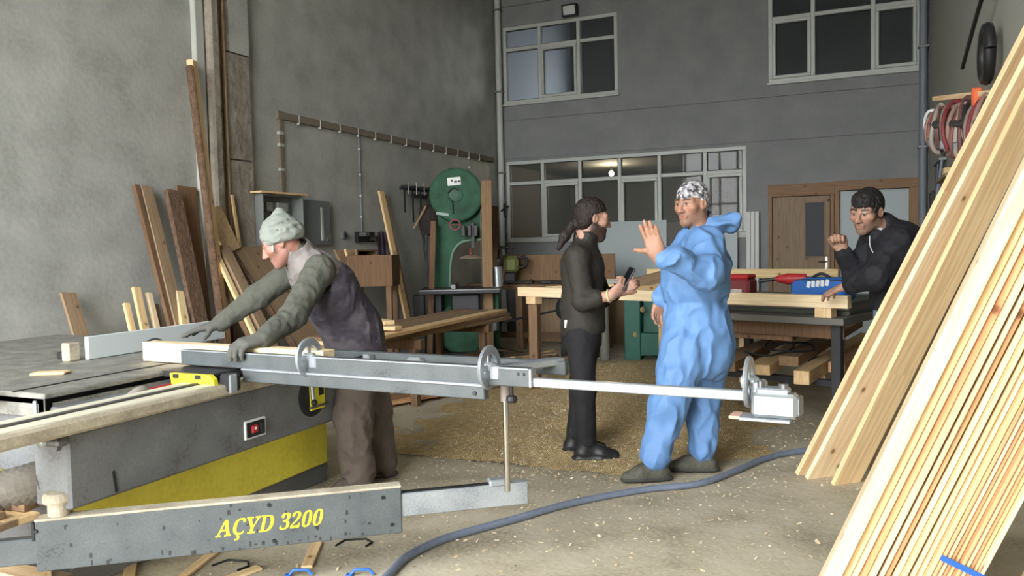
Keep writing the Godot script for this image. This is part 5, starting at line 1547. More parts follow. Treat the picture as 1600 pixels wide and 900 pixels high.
func blend(vols: Array, p: Vector3) -> float:
	var s := 1e3
	for o: Vol in vols:
		var e := o.dist(p)
		if o.cut:
			e = -e
			var h := maxf(o.k - absf(s - e), 0.0) / o.k
			s = maxf(s, e) + h * h * o.k * 0.25
		else:
			var h := maxf(o.k - absf(s - e), 0.0) / o.k
			s = minf(s, e) - h * h * o.k * 0.25
	return s

# cloth: [noise, amount, stretch] adds creases
func net(soup: Soup, vols: Array, cell: float, lo: Vector3, hi: Vector3, paint: Variant = null, cloth := []) -> void:
	var nx := int(ceil((hi.x - lo.x) / cell)) + 2
	var ny := int(ceil((hi.y - lo.y) / cell)) + 2
	var nz := int(ceil((hi.z - lo.z) / cell)) + 2
	var val := PackedFloat32Array()
	val.resize(nx * ny * nz)
	val.fill(1e9)
	var idx := PackedInt32Array()
	idx.resize(nx * ny * nz)
	idx.fill(-1)
	var sy := nx
	var sz := nx * ny
	var b := 6
	var rad := b * cell * 0.9
	var active := []
	var extra := 0.0
	var nz_: FastNoiseLite = null
	var amt := 0.0
	var str_ := Vector3.ONE
	if cloth.size() > 0:
		nz_ = cloth[0]
		amt = cloth[1]
		str_ = cloth[2]
		extra = amt
	for bz in range(0, nz - 1, b):
		for by in range(0, ny - 1, b):
			for bx in range(0, nx - 1, b):
				var c := lo + Vector3(bx + b * 0.5, by + b * 0.5, bz + b * 0.5) * cell
				var best := 1e3
				var ds := []
				for o: Vol in vols:
					var e := o.dist(c)
					ds.append(e)
					if not o.cut:
						best = minf(best, e)
				if best > rad + extra + 0.02:
					continue
				if best < -rad * 1.1 - extra:
					var deep := true
					for q in vols.size():
						if vols[q].cut and ds[q] < rad * 1.1 + vols[q].k:
							deep = false
					if deep:
						continue
				var near := []
				for q in vols.size():
					var o: Vol = vols[q]
					if o.cut:
						if ds[q] < rad + o.k:
							near.append(o)
					elif ds[q] < best + 2.2 * rad + o.k:
						near.append(o)
				active.append(Vector3i(bx, by, bz))
				for z in range(bz, mini(bz + b + 1, nz)):
					for y in range(by, mini(by + b + 1, ny)):
						var row := z * sz + y * sy
						var skip := 0
						var s := 0.0
						for x in range(bx, mini(bx + b + 1, nx)):
							if val[row + x] > 1e8:
								if skip > 0:
									# too far from the surface for it to lie here
									skip -= 1
									val[row + x] = s
									continue
								var p := lo + Vector3(x, y, z) * cell
								s = blend(near, p)
								var room := absf(s)
								if nz_ != null and room < 0.05:
									var w := nz_.get_noise_3dv(p * str_)
									s += amt * (absf(w) * 2.0 - 0.5)
								val[row + x] = s
								skip = maxi(0, int((room - extra * 1.5) / (cell * 1.5)) - 2)
							else:
								skip = maxi(0, skip - 1)
	var off := [0, 1, sy, sy + 1, sz, sz + 1, sz + sy, sz + sy + 1]
	var edges := [[0, 1], [2, 3], [4, 5], [6, 7], [0, 2], [1, 3], [4, 6], [5, 7], [0, 4], [1, 5], [2, 6], [3, 7]]
	var corner := [Vector3(0, 0, 0), Vector3(1, 0, 0), Vector3(0, 1, 0), Vector3(1, 1, 0), Vector3(0, 0, 1), Vector3(1, 0, 1), Vector3(0, 1, 1), Vector3(1, 1, 1)]
	for bl: Vector3i in active:
		for z in range(bl.z, mini(bl.z + b, nz - 1)):
			for y in range(bl.y, mini(bl.y + b, ny - 1)):
				for x in range(bl.x, mini(bl.x + b, nx - 1)):
					var at := z * sz + y * sy + x
					var v0 := val[at]
					var neg := 0
					var v1 := val[at + 1]
					var v2 := val[at + sy]
					var v3 := val[at + sy + 1]
					var v4 := val[at + sz]
					var v5 := val[at + sz + 1]
					var v6 := val[at + sz + sy]
					var v7 := val[at + sz + sy + 1]
					neg = int(v0 < 0) + int(v1 < 0) + int(v2 < 0) + int(v3 < 0) + int(v4 < 0) + int(v5 < 0) + int(v6 < 0) + int(v7 < 0)
					if neg == 0 or neg == 8:
						continue
					var vv := [v0, v1, v2, v3, v4, v5, v6, v7]
					var sum := Vector3.ZERO
					var cnt := 0
					for e in edges:
						var p: float = vv[e[0]]
						var q: float = vv[e[1]]
						if (p < 0) != (q < 0):
							sum += corner[e[0]].lerp(corner[e[1]], p / (p - q))
							cnt += 1
					var g := Vector3(v1 + v3 + v5 + v7 - v0 - v2 - v4 - v6, v2 + v3 + v6 + v7 - v0 - v1 - v4 - v5, v4 + v5 + v6 + v7 - v0 - v1 - v2 - v3)
					idx[at] = soup.v.size()
					var pos := lo + (Vector3(x, y, z) + sum / cnt) * cell
					soup.v.append(pos)
					soup.n.append(g.normalized())
					soup.c.append(paint.call(pos) if paint != null else Color.WHITE)
	for bl: Vector3i in active:
		for z in range(bl.z, mini(bl.z + b, nz - 1)):
			for y in range(bl.y, mini(bl.y + b, ny - 1)):
				for x in range(bl.x, mini(bl.x + b, nx - 1)):
					var at := z * sz + y * sy + x
					if idx[at] < 0:
						continue
					var s0 := val[at] < 0
					# edges from the node (x, y, z) shared by four cells
					if y > 0 and z > 0 and s0 != (val[at + 1] < 0):
						put_quad(soup, idx[at], idx[at - sy], idx[at - sy - sz], idx[at - sz], s0)
					if x > 0 and z > 0 and s0 != (val[at + sy] < 0):
						put_quad(soup, idx[at], idx[at - sz], idx[at - sz - 1], idx[at - 1], s0)
					if x > 0 and y > 0 and s0 != (val[at + sz] < 0):
						put_quad(soup, idx[at], idx[at - 1], idx[at - 1 - sy], idx[at - sy], s0)

func put_quad(s: Soup, a: int, b: int, c: int, d: int, flip: bool) -> void:
	if a < 0 or b < 0 or c < 0 or d < 0:
		return
	if not flip:
		s.i.append_array(PackedInt32Array([a, b, c, a, c, d]))
	else:
		s.i.append_array(PackedInt32Array([a, c, b, a, d, c]))

func soup_mesh(s: Soup) -> ArrayMesh:
	var arr := []
	arr.resize(Mesh.ARRAY_MAX)
	arr[Mesh.ARRAY_VERTEX] = s.v
	arr[Mesh.ARRAY_NORMAL] = s.n
	arr[Mesh.ARRAY_COLOR] = s.c
	arr[Mesh.ARRAY_INDEX] = s.i
	var m := ArrayMesh.new()
	m.add_surface_from_arrays(Mesh.PRIMITIVE_TRIANGLES, arr)
	return m

func bounds(vols: Array, grow: float) -> AABB:
	var bb := AABB()
	var first := true
	for o: Vol in vols:
		if o.cut:
			continue
		var e := maxf(o.ra, o.rb) if o.kind == 0 else o.r.length() + (o.ra if o.kind == 2 else 0.0)
		var t := o.d
		if o.f != 1.0:
			t -= o.flat * (o.flat.dot(t) * (1.0 - 1.0 / o.f))
		for p in [o.a, o.a + (t if o.kind == 0 else Vector3.ZERO)]:
			var box_ := AABB(p - Vector3.ONE * e, Vector3.ONE * e * 2.0)
			bb = box_ if first else bb.merge(box_)
			first = false
	return bb.grow(grow)

func garment(called: String, parent: Node3D, vols: Array, cell: float, mat: Material, cloth := [], paint: Variant = null) -> MeshInstance3D:
	var s := Soup.new()
	var bb := bounds(vols, 0.03)
	net(s, vols, cell, bb.position, bb.end, paint, cloth)
	return put(called, soup_mesh(s), mat, parent)

# look: a frame with z towards the face, y up
func look(forward: Vector3, up := Vector3.UP) -> Basis:
	var z := forward.normalized()
	var x := up.cross(z).normalized()
	return Basis(x, z.cross(x), z)

# head volumes in the frame b at c (centre between the ears, a little above)
func head_vols(c: Vector3, b: Basis, neck: Vector3, s := 1.0) -> Array:
	var f := func(x: float, y: float, z: float) -> Vector3: return c + b * (Vector3(x, y, z) * s)
	var v := []
	v.append(egg(f.call(0, 0.035, -0.015), Vector3(0.076, 0.09, 0.098) * s, b, 0.02))
	v.append(egg(f.call(0, -0.03, 0.022), Vector3(0.064, 0.088, 0.07) * s, b, 0.03))
	v.append(limb(f.call(-0.045, -0.058, -0.005), f.call(-0.012, -0.1, 0.062), 0.024 * s, 0.02 * s, 0.03))
	v.append(limb(f.call(0.045, -0.058, -0.005), f.call(0.012, -0.1, 0.062), 0.024 * s, 0.02 * s, 0.03))
	v.append(egg(f.call(0, -0.098, 0.068), Vector3(0.024, 0.018, 0.018) * s, b, 0.02))
	v.append(limb(f.call(-0.05, 0.026, 0.066), f.call(0.05, 0.026, 0.066), 0.016 * s, 0.016 * s, 0.02))
	v.append(egg(f.call(-0.048, -0.018, 0.058), Vector3(0.024, 0.02, 0.024) * s, b, 0.03))
	v.append(egg(f.call(0.048, -0.018, 0.058), Vector3(0.024, 0.02, 0.024) * s, b, 0.03))
	for sx in [-1.0, 1.0]:
		v.append(egg(f.call(sx * 0.032, 0.007, 0.101), Vector3(0.019, 0.014, 0.017) * s, b, 0.014, true))
		v.append(egg(f.call(sx * 0.032, 0.007, 0.079), Vector3(0.0135, 0.0125, 0.0125) * s, b, 0.004))
		v.append(limb(f.call(sx * 0.02, 0.018, 0.089), f.call(sx * 0.046, 0.016, 0.082), 0.0055 * s, 0.005 * s, 0.008))
	v.append(limb(f.call(0, 0.014, 0.088), f.call(0, -0.03, 0.112), 0.0105 * s, 0.013 * s, 0.014))
	v.append(egg(f.call(-0.013, -0.034, 0.1), Vector3(0.01, 0.009, 0.012) * s, b, 0.01))
	v.append(egg(f.call(0.013, -0.034, 0.1), Vector3(0.01, 0.009, 0.012) * s, b, 0.01))
	v.append(limb(f.call(-0.018, -0.0615, 0.084), f.call(0.018, -0.0615, 0.084), 0.007 * s, 0.007 * s, 0.014))
	v.append(limb(f.call(-0.015, -0.0725, 0.083), f.call(0.015, -0.0725, 0.083), 0.0072 * s, 0.0072 * s, 0.014))
	v.append(limb(f.call(-0.026, -0.0665, 0.094), f.call(0.026, -0.0665, 0.094), 0.0028 * s, 0.0028 * s, 0.006, Vector3.ZERO, 1.0, true))
	for sx in [-1.0, 1.0]:
		v.append(egg(f.call(sx * 0.078, 0.0, -0.008), Vector3(0.011, 0.032, 0.02) * s, b * Basis(Vector3.UP, -sx * 0.35), 0.012))
		v.append(egg(f.call(sx * 0.09, 0.0, -0.002), Vector3(0.008, 0.02, 0.011) * s, b, 0.006, true))
	v.append(limb(f.call(0, -0.04, -0.03), neck, 0.056 * s, 0.066 * s, 0.03))
	return v

# who: skin, brow, beard (colour) and beard_amount, eye; all colours linear values
func face_paint(c: Vector3, b: Basis, s: float, who: Dictionary) -> Callable:
	var inv := b.inverse()
	var grain := noise(7, 90.0, 2)
	return func(p: Vector3) -> Color:
		var q: Vector3 = inv * (p - c) / s
		var col: Color = who.skin
		col = col * (1.0 + 0.12 * grain.get_noise_3dv(p))
		var ax := absf(q.x)
		var cheek: float = smoothstep(0.034, 0.008, Vector2(ax - 0.045, q.y + 0.022).length()) * smoothstep(0.02, 0.05, q.z)
		col = col.lerp(Color(col.r * 1.1, col.g * 0.86, col.b * 0.82), 0.45 * cheek)
		# lips
		if q.z > 0.075 and ax < 0.022 and q.y < -0.057 and q.y > -0.078:
			col = Color(col.r * 0.85, col.g * 0.7, col.b * 0.7)
		# beard: jaw, chin and upper lip
		var ba: float = who.beard_amount
		if ba > 0.0:
			var edge: float = -0.022 - 0.42 * maxf(0.0, q.z) + 0.006 * grain.get_noise_3dv(p * 0.7)
			var on := smoothstep(0.006, -0.008, q.y - edge) * smoothstep(-0.045, -0.02, q.z) * smoothstep(-0.15, -0.13, q.y)
			if q.z > 0.078 and ax < 0.03 and q.y < -0.044 and q.y > -0.057:
				on = 0.85
			if q.z > 0.078 and ax < 0.021 and q.y < -0.057 and q.y > -0.077:
				on = 0.0
			col = col.lerp(who.beard, clampf(on * ba * (0.95 + 0.4 * grain.get_noise_3dv(p * 2.0)), 0.0, 1.0))
		# moustache
		if who.has("moustache") and q.z > 0.078 and ax < 0.034 and q.y < -0.042 and q.y > -0.06:
			col = col.lerp(who.beard, 0.9)
		# brows
		if q.z > 0.05 and ax > 0.012 and ax < 0.058:
			var line := 0.0325 - 0.25 * absf(ax - 0.034) * 0.6
			if absf(q.y - line) < 0.0066:
				col = col.lerp(who.brow, 0.92)
		# eyes
		var e := Vector3(ax - 0.032, q.y - 0.006, q.z - 0.079)
		if q.z > 0.07 and absf(e.y) < 0.0062 and absf(e.x) < 0.0135:
			col = Color(0.36, 0.32, 0.29)
			if absf(e.x) < 0.006:
				col = Color(0.03, 0.02, 0.015)
			if e.y > 0.0038:
				col = Color(0.05, 0.03, 0.025)
		return col

# a hand: wrist w, direction of the fingers "along", back of the hand "back", side +1 when the thumb lies on back x along
func hand_vols(w: Vector3, along: Vector3, back: Vector3, side: float, curl: Array, thumb: Array, s := 1.0, fat := 1.0) -> Array:
	var y := along.normalized()
	var z := (back - y * back.dot(y)).normalized()
	var x := y.cross(z).normalized() * side     # towards the thumb
	var v := []
	var f := func(a: float, b_: float, c: float) -> Vector3: return w + (x * a + y * b_ + z * c) * s
	var base := [[0.030, 0.092, 0.0], [0.009, 0.097, 0.003], [-0.012, 0.092, 0.001], [-0.031, 0.083, -0.003]]
	var len_ := [[0.043, 0.026, 0.02], [0.048, 0.03, 0.021], [0.044, 0.028, 0.02], [0.034, 0.021, 0.018]]
	var fan := [0.07, 0.02, -0.04, -0.11]
	v.append(egg(f.call(0.0, 0.05, -0.002), Vector3(0.042, 0.052, 0.0165) * s * fat, Basis(x, y, z) if side > 0 else Basis(-x, y, z), 0.012))
	v.append(limb(f.call(0, -0.012, 0), f.call(0, 0.03, 0), 0.027 * s * fat, 0.027 * s * fat, 0.025, z, 1.3))
	for i in 4:
		var p: Vector3 = f.call(base[i][0], base[i][1], base[i][2])
		v.append(limb(f.call(base[i][0] * 0.6, 0.02, 0), p, 0.013 * s * fat, 0.0115 * s * fat, 0.016))
		var ang: float = 0.0
		for k in 3:
			ang += curl[i][k]
			var dirn: Vector3 = (y * cos(fan[i]) + x * sin(fan[i])) * cos(ang) - z * sin(ang)
			var q: Vector3 = p + dirn * float(len_[i][k]) * s
			var r0: float = [0.0108, 0.0098, 0.009][k] * s * fat
			v.append(limb(p, q, r0, [0.01, 0.0092, 0.008][k] * s * fat, 0.006))
			p = q
	# thumb from the side of the palm
	var t0: Vector3 = f.call(0.018, 0.018, -0.006)
	var t1: Vector3 = f.call(0.042, 0.048, -0.012)
	v.append(limb(t0, t1, 0.017 * s * fat, 0.0135 * s * fat, 0.014))
	var td: Vector3 = (x * thumb[0] + y * thumb[1] + z * thumb[2]).normalized()
	var t2 := t1 + td * 0.034 * s
	v.append(limb(t1, t2, 0.0125 * s * fat, 0.011 * s * fat, 0.008))
	var td2: Vector3 = (td + y * 0.2).normalized()
	v.append(limb(t2, t2 + td2 * 0.027 * s, 0.011 * s * fat, 0.009 * s * fat, 0.006))
	return v

func skin_paint(c: Color) -> Callable:
	var grain := noise(9, 60.0, 2)
	return func(p: Vector3) -> Color: return c * (1.0 + 0.15 * grain.get_noise_3dv(p))

# a shoe standing on the floor
func shoe(called: String, parent: Node3D, ankle: Vector3, toe: Vector3, upper: Color, sole: Color, mat: Material, tall := 0.0) -> void:
	var d := Vector3(toe.x - ankle.x, 0, toe.z - ankle.z).normalized()
	var side := Vector3.UP.cross(d)
	var b := Basis(side, Vector3.UP, d)
	var o := Vector3(ankle.x, 0, ankle.z)
	var f := func(x: float, y: float, z: float) -> Vector3: return o + b * Vector3(x, y, z)
	var v := []
	v.append(limb(f.call(0, 0.05, -0.045), f.call(0, 0.045, 0.1), 0.042, 0.045, 0.02))
	v.append(limb(f.call(0, 0.045, 0.1), f.call(0.004, 0.036, 0.175), 0.046, 0.034, 0.03))
	v.append(limb(f.call(0, 0.06, -0.02), f.call(0, 0.12 + tall, -0.01), 0.05, 0.052, 0.03))
	v.append(limb(f.call(0, 0.1, 0.0), f.call(0, 0.06, 0.09), 0.04, 0.036, 0.03))
	v.append(limb(f.call(0, 0.02, -0.055), f.call(0, 0.02, 0.09), 0.05, 0.052, 0.01, Vector3.UP, 2.6))
	v.append(limb(f.call(0, 0.02, 0.09), f.call(0.004, 0.02, 0.175), 0.055, 0.042, 0.01, Vector3.UP, 2.6))
	v.append(block(f.call(0, -0.099, 0.05), Vector3(0.2, 0.1, 0.3), 0.0, b, 0.004, true))
	var lace := noise(3, 30.0, 1)
	var paint := func(p: Vector3) -> Color:
		if p.y < 0.034:
			return sole
		var q: Vector3 = b.inverse() * (p - o)
		if absf(q.x) < 0.016 and q.z > 0.03 and q.z < 0.11 and p.y > 0.06 and fmod(q.z * 100.0, 2.4) < 1.0:
			return upper * 0.5
		return upper * (1.0 + 0.25 * lace.get_noise_3dv(p))
	garment(called, parent, v, 0.0065, mat, [], paint)

var cloth_normal: ImageTexture

func cloth_mat(c: Color, rough: float, scale := 60.0, depth := 0.25, vertex := false) -> StandardMaterial3D:
	var m := plain(c, rough)
	if cloth_normal == null:
		cloth_normal = bump(256, noise(101, 0.06, 4), 5.0)
	m.normal_enabled = true
	m.normal_texture = cloth_normal
	m.normal_scale = depth
	triplanar(m, Vector3.ONE * scale / 10.0, false)
	m.vertex_color_use_as_albedo = vertex
	return m

func vertex_mat(rough: float, sub := 0.0) -> StandardMaterial3D:
	var m := plain(Color.WHITE, rough)
	m.vertex_color_use_as_albedo = true
	if sub > 0.0:
		m.subsurf_scatter_enabled = true
		m.subsurf_scatter_strength = sub
	return m

func curls(a: float, b: float, c: float) -> Array:
	return [[a, b, c], [a, b, c], [a, b, c], [a, b, c]]

# slim body under the clothes, joined with head and hands into one skin mesh
func inner_body(j: Dictionary, fwd: Vector3) -> Array:
	var v := []
	v.append(limb(j.pelvis, j.chest, 0.12, 0.135, 0.05, fwd, 1.35))
	v.append(limb(j.chest, j.neck, 0.12, 0.05, 0.05, fwd, 1.3))
	for s in ["L", "R"]:
		v.append(limb(j["hip" + s], j["knee" + s], 0.07, 0.05, 0.03))
		v.append(limb(j["knee" + s], j["ank" + s], 0.048, 0.036, 0.03))
		v.append(limb(j["sh" + s], j["el" + s], 0.042, 0.036, 0.03))
		v.append(limb(j["el" + s], j["wr" + s], 0.036, 0.027, 0.02))
	v.append(limb(j.shL, j.shR, 0.05, 0.05, 0.04))
	return v

func skin_mesh(parent: Node3D, j: Dictionary, fwd: Vector3, head: Array, hb: Basis, hs: float, who: Dictionary, hands: Array) -> void:
	var s := Soup.new()
	var v := inner_body(j, fwd)
	var bb := bounds(v, 0.03)
	var sp := skin_paint(who.skin)
	net(s, v, 0.03, bb.position, bb.end, sp)
	bb = AABB(j.head - Vector3.ONE * 0.17, Vector3.ONE * 0.34)
	net(s, head, 0.0048, bb.position, bb.end, face_paint(j.head, hb, hs, who))
	for h in hands:
		bb = bounds(h, 0.01)
		net(s, h, 0.0048, bb.position, bb.end, sp)
	var m := vertex_mat(0.55, 0.08)
	put("body", soup_mesh(s), m, parent)

func build_people() -> void:
	person_blue()
	person_phone()
	person_hat()
	person_dark()

const IL := Vector3(-0.915, 0.0, 0.404)    # towards the saw side of the hall
const IT := Vector3(0.404, 0.0, 0.915)     # towards the entrance

func person_blue() -> void:
	var j := {"base": Vector3(-1.029, 0, -4.775), "ankL": Vector3(-0.113, 0.1, 0.142), "kneeL": Vector3(-0.044, 0.455, 0.093), "hipL": Vector3(0.038, 0.78, -0.005), "ankR": Vector3(0.113, 0.1, -0.142), "kneeR": Vector3(0.107, 0.430, -0.190), "hipR": Vector3(0.127, 0.77, -0.229), "toeL": Vector3(-0.291, 0.076, 0.250), "toeR": Vector3(-0.087, 0.009, -0.083), "pelvis": Vector3(0.086, 0.817, -0.117), "waist": Vector3(0.078, 1.012, -0.125), "chest": Vector3(0.078, 1.253, -0.139), "neck": Vector3(0.105, 1.495, -0.162), "head": Vector3(0.062, 1.645, -0.142), "shL": Vector3(0.169, 1.400, 0.011), "elL": Vector3(0.203, 1.239, 0.185), "wrL": Vector3(0.032, 1.329, 0.381), "hdL": Vector3(-0.068, 1.374, 0.467), "shR": Vector3(0.033, 1.402, -0.306), "elR": Vector3(-0.059, 1.168, -0.286), "wrR": Vector3(-0.140, 1.071, -0.159), "hdR": Vector3(-0.167, 1.025, -0.126)}
	var fwd := (IL + IT * 0.15).normalized()
	var t := thing("person", "person in a light blue hooded coverall and camouflage head scarf, palm raised", "person", j.base)
	var hb := look(IL * 0.78 + IT * 0.62 + Vector3(0, -0.06, 0))
	var who := {"skin": Color(0.40, 0.21, 0.135), "brow": Color(0.025, 0.018, 0.014), "beard": Color(0.14, 0.085, 0.06), "beard_amount": 0.45}
	var hs := 1.06
	# raised open hand: palm to the entrance, fingers up, thumb towards the saw
	var hl := hand_vols(j.wrL + IL * 0.055 + Vector3(0, 0.01, 0), Vector3(0, 0.95, 0) + IL * 0.3, -IT * 0.85 - IL * 0.3, 1.0, [[0.06, 0.05, 0.04], [0.0, 0.05, 0.04], [0.02, 0.06, 0.05], [0.12, 0.1, 0.06]], [0.9, 0.3, -0.1], 1.08, 1.14)
	hl.append(limb(j.elL, j.wrL + IL * 0.05, 0.036, 0.028, 0.02))
	var hr := hand_vols(j.wrR, Vector3(0, -0.95, 0) + IL * 0.25, IL * 0.3 - IT * 0.9, 1.0, curls(0.35, 0.5, 0.3), [0.4, 0.8, -0.3], 1.0)
	skin_mesh(t, j, fwd, head_vols(j.head, hb, j.neck, hs), hb, hs, who, [hl, hr])
	# coverall
	var v := []
	v.append(limb(j.pelvis + Vector3(0, -0.06, 0), j.waist + Vector3(0, -0.01, 0), 0.205, 0.186, 0.06))
	v.append(limb(j.waist + Vector3(0, 0.15, 0) , j.chest + Vector3(0, 0.0, 0), 0.208, 0.2, 0.012))
	v.append(limb(j.chest + Vector3(0, 0.04, 0) - IL * 0.02, j.neck - Vector3(0, 0.05, 0), 0.19, 0.09, 0.06))
	v.append(limb(j.shL, j.shR, 0.095, 0.095, 0.07))
	v.append(limb(j.shL, j.elL, 0.098, 0.092, 0.05))
	v.append(limb(j.elL, j.wrL - IL * 0.02, 0.092, 0.062, 0.04))
	v.append(limb(j.wrL - IL * 0.05, j.wrL + IL * 0.02, 0.062, 0.056, 0.02))
	v.append(limb(j.shR, j.elR, 0.09, 0.085, 0.05))
	v.append(limb(j.elR, j.wrR, 0.085, 0.055, 0.04))
	v.append(limb(j.hipL, j.kneeL, 0.14, 0.108, 0.05))
	v.append(limb(j.kneeL, j.ankL + Vector3(0, 0.05, 0), 0.108, 0.088, 0.04))
	v.append(limb(j.hipR, j.kneeR, 0.14, 0.105, 0.05))
	v.append(limb(j.kneeR, j.ankR + Vector3(0, 0.05, 0), 0.105, 0.085, 0.04))
	v.append(egg(j.pelvis + IL * -0.1 + Vector3(0, 0.0, 0), Vector3(0.11, 0.2, 0.17), Basis.IDENTITY, 0.08))
	# hood lying on the back
	v.append(limb(j.neck + IL * 0.09 + Vector3(0, -0.06, 0.0), j.neck - IL * 0.05 + Vector3(0, -0.01, 0), 0.045, 0.085, 0.03))
	v.append(egg(j.neck - IL * 0.12 + Vector3(0, 0.03, 0), Vector3(0.125, 0.042, 0.11), look(-IL + Vector3(0, 0.22, 0)), 0.04))
	v.append(limb(j.neck - IL * 0.2 + IT * 0.07 + Vector3(0, 0.055, 0), j.neck - IL * 0.2 - IT * 0.07 + Vector3(0, 0.055, 0), 0.034, 0.034, 0.03))
	v.append(limb(j.neck - IL * 0.19 + IT * 0.05 + Vector3(0, 0.0, 0), j.neck - IL * 0.2 - IT * 0.05 + Vector3(0, 0.0, 0), 0.025, 0.025, 0.04))
	v.append(limb(j.neck + Vector3(0, 0.0, 0) + IL * 0.02, j.neck + Vector3(0, 0.08, 0) + IL * 0.0, 0.07, 0.072, 0.012, Vector3.ZERO, 1.0, true))
	v.append(block(j.ankL + Vector3(0, -0.155, 0), Vector3(0.2, 0.1, 0.2), 0.0, Basis.IDENTITY, 0.006, true))
	v.append(block(j.ankR + Vector3(0, -0.155, 0), Vector3(0.2, 0.1, 0.2), 0.0, Basis.IDENTITY, 0.006, true))
	var m := cloth_mat(Color8(98, 138, 188), 0.62, 40.0, 0.12)
	m.rim_enabled = true
	m.rim = 0.15
	var cl := garment("coverall", t, v, 0.0102, m, [noise(121, 5.6, 2), 0.02, Vector3(1, 0.62, 1)])
	cl.set_meta("label", "crumpled light blue disposable coverall with hood")
	# camouflage head scarf
	var hv := []
	var f := func(x: float, y: float, z: float) -> Vector3: return j.head + hb * (Vector3(x, y, z) * hs)
	hv.append(egg(f.call(0, 0.04, -0.015), Vector3(0.084, 0.1, 0.106) * hs, hb, 0.02))
	hv.append(limb(f.call(0.0, 0.0, -0.1), f.call(0.02, -0.1, -0.125), 0.026, 0.018, 0.03))
	hv.append(limb(f.call(0.02, -0.02, -0.1), f.call(0.05, -0.09, -0.11), 0.02, 0.014, 0.03))
	hv.append(egg(f.call(0.0, -0.012, -0.1), Vector3(0.03, 0.028, 0.03), hb, 0.02))
	hv.append(block(f.call(0, -0.075, 0.12), Vector3(0.14, 0.1, 0.115), 0.01, hb * Basis(Vector3.RIGHT, 0.06), 0.008, true))
	hv.append(block(f.call(0, -0.16, 0.0), Vector3(0.14, 0.1, 0.09), 0.01, hb, 0.008, true))
	var cam := noise(131, 26.0, 2)
	var cam2 := noise(133, 40.0, 2)
	var hp := func(p: Vector3) -> Color:
		var a := cam.get_noise_3dv(p)
		var b := cam2.get_noise_3dv(p + Vector3(3, 1, 2))
		if a > 0.22:
			return Color(0.05, 0.05, 0.055)
		if a < -0.25:
			return Color(0.62, 0.6, 0.6)
		return Color(0.42, 0.4, 0.42) if b > 0.0 else Color(0.22, 0.21, 0.23)
	var sc := garment("head_scarf", t, hv, 0.0048, vertex_mat(0.9), [noise(135, 16.0, 2), 0.005, Vector3.ONE], hp)
	sc.set_meta("label", "grey and black camouflage head scarf tied at the back")
	for s in ["L", "R"]:
		shoe("shoe", t, j["ank" + s], j["toe" + s], Color(0.09, 0.085, 0.065), Color(0.05, 0.048, 0.042), vertex_mat(0.7))

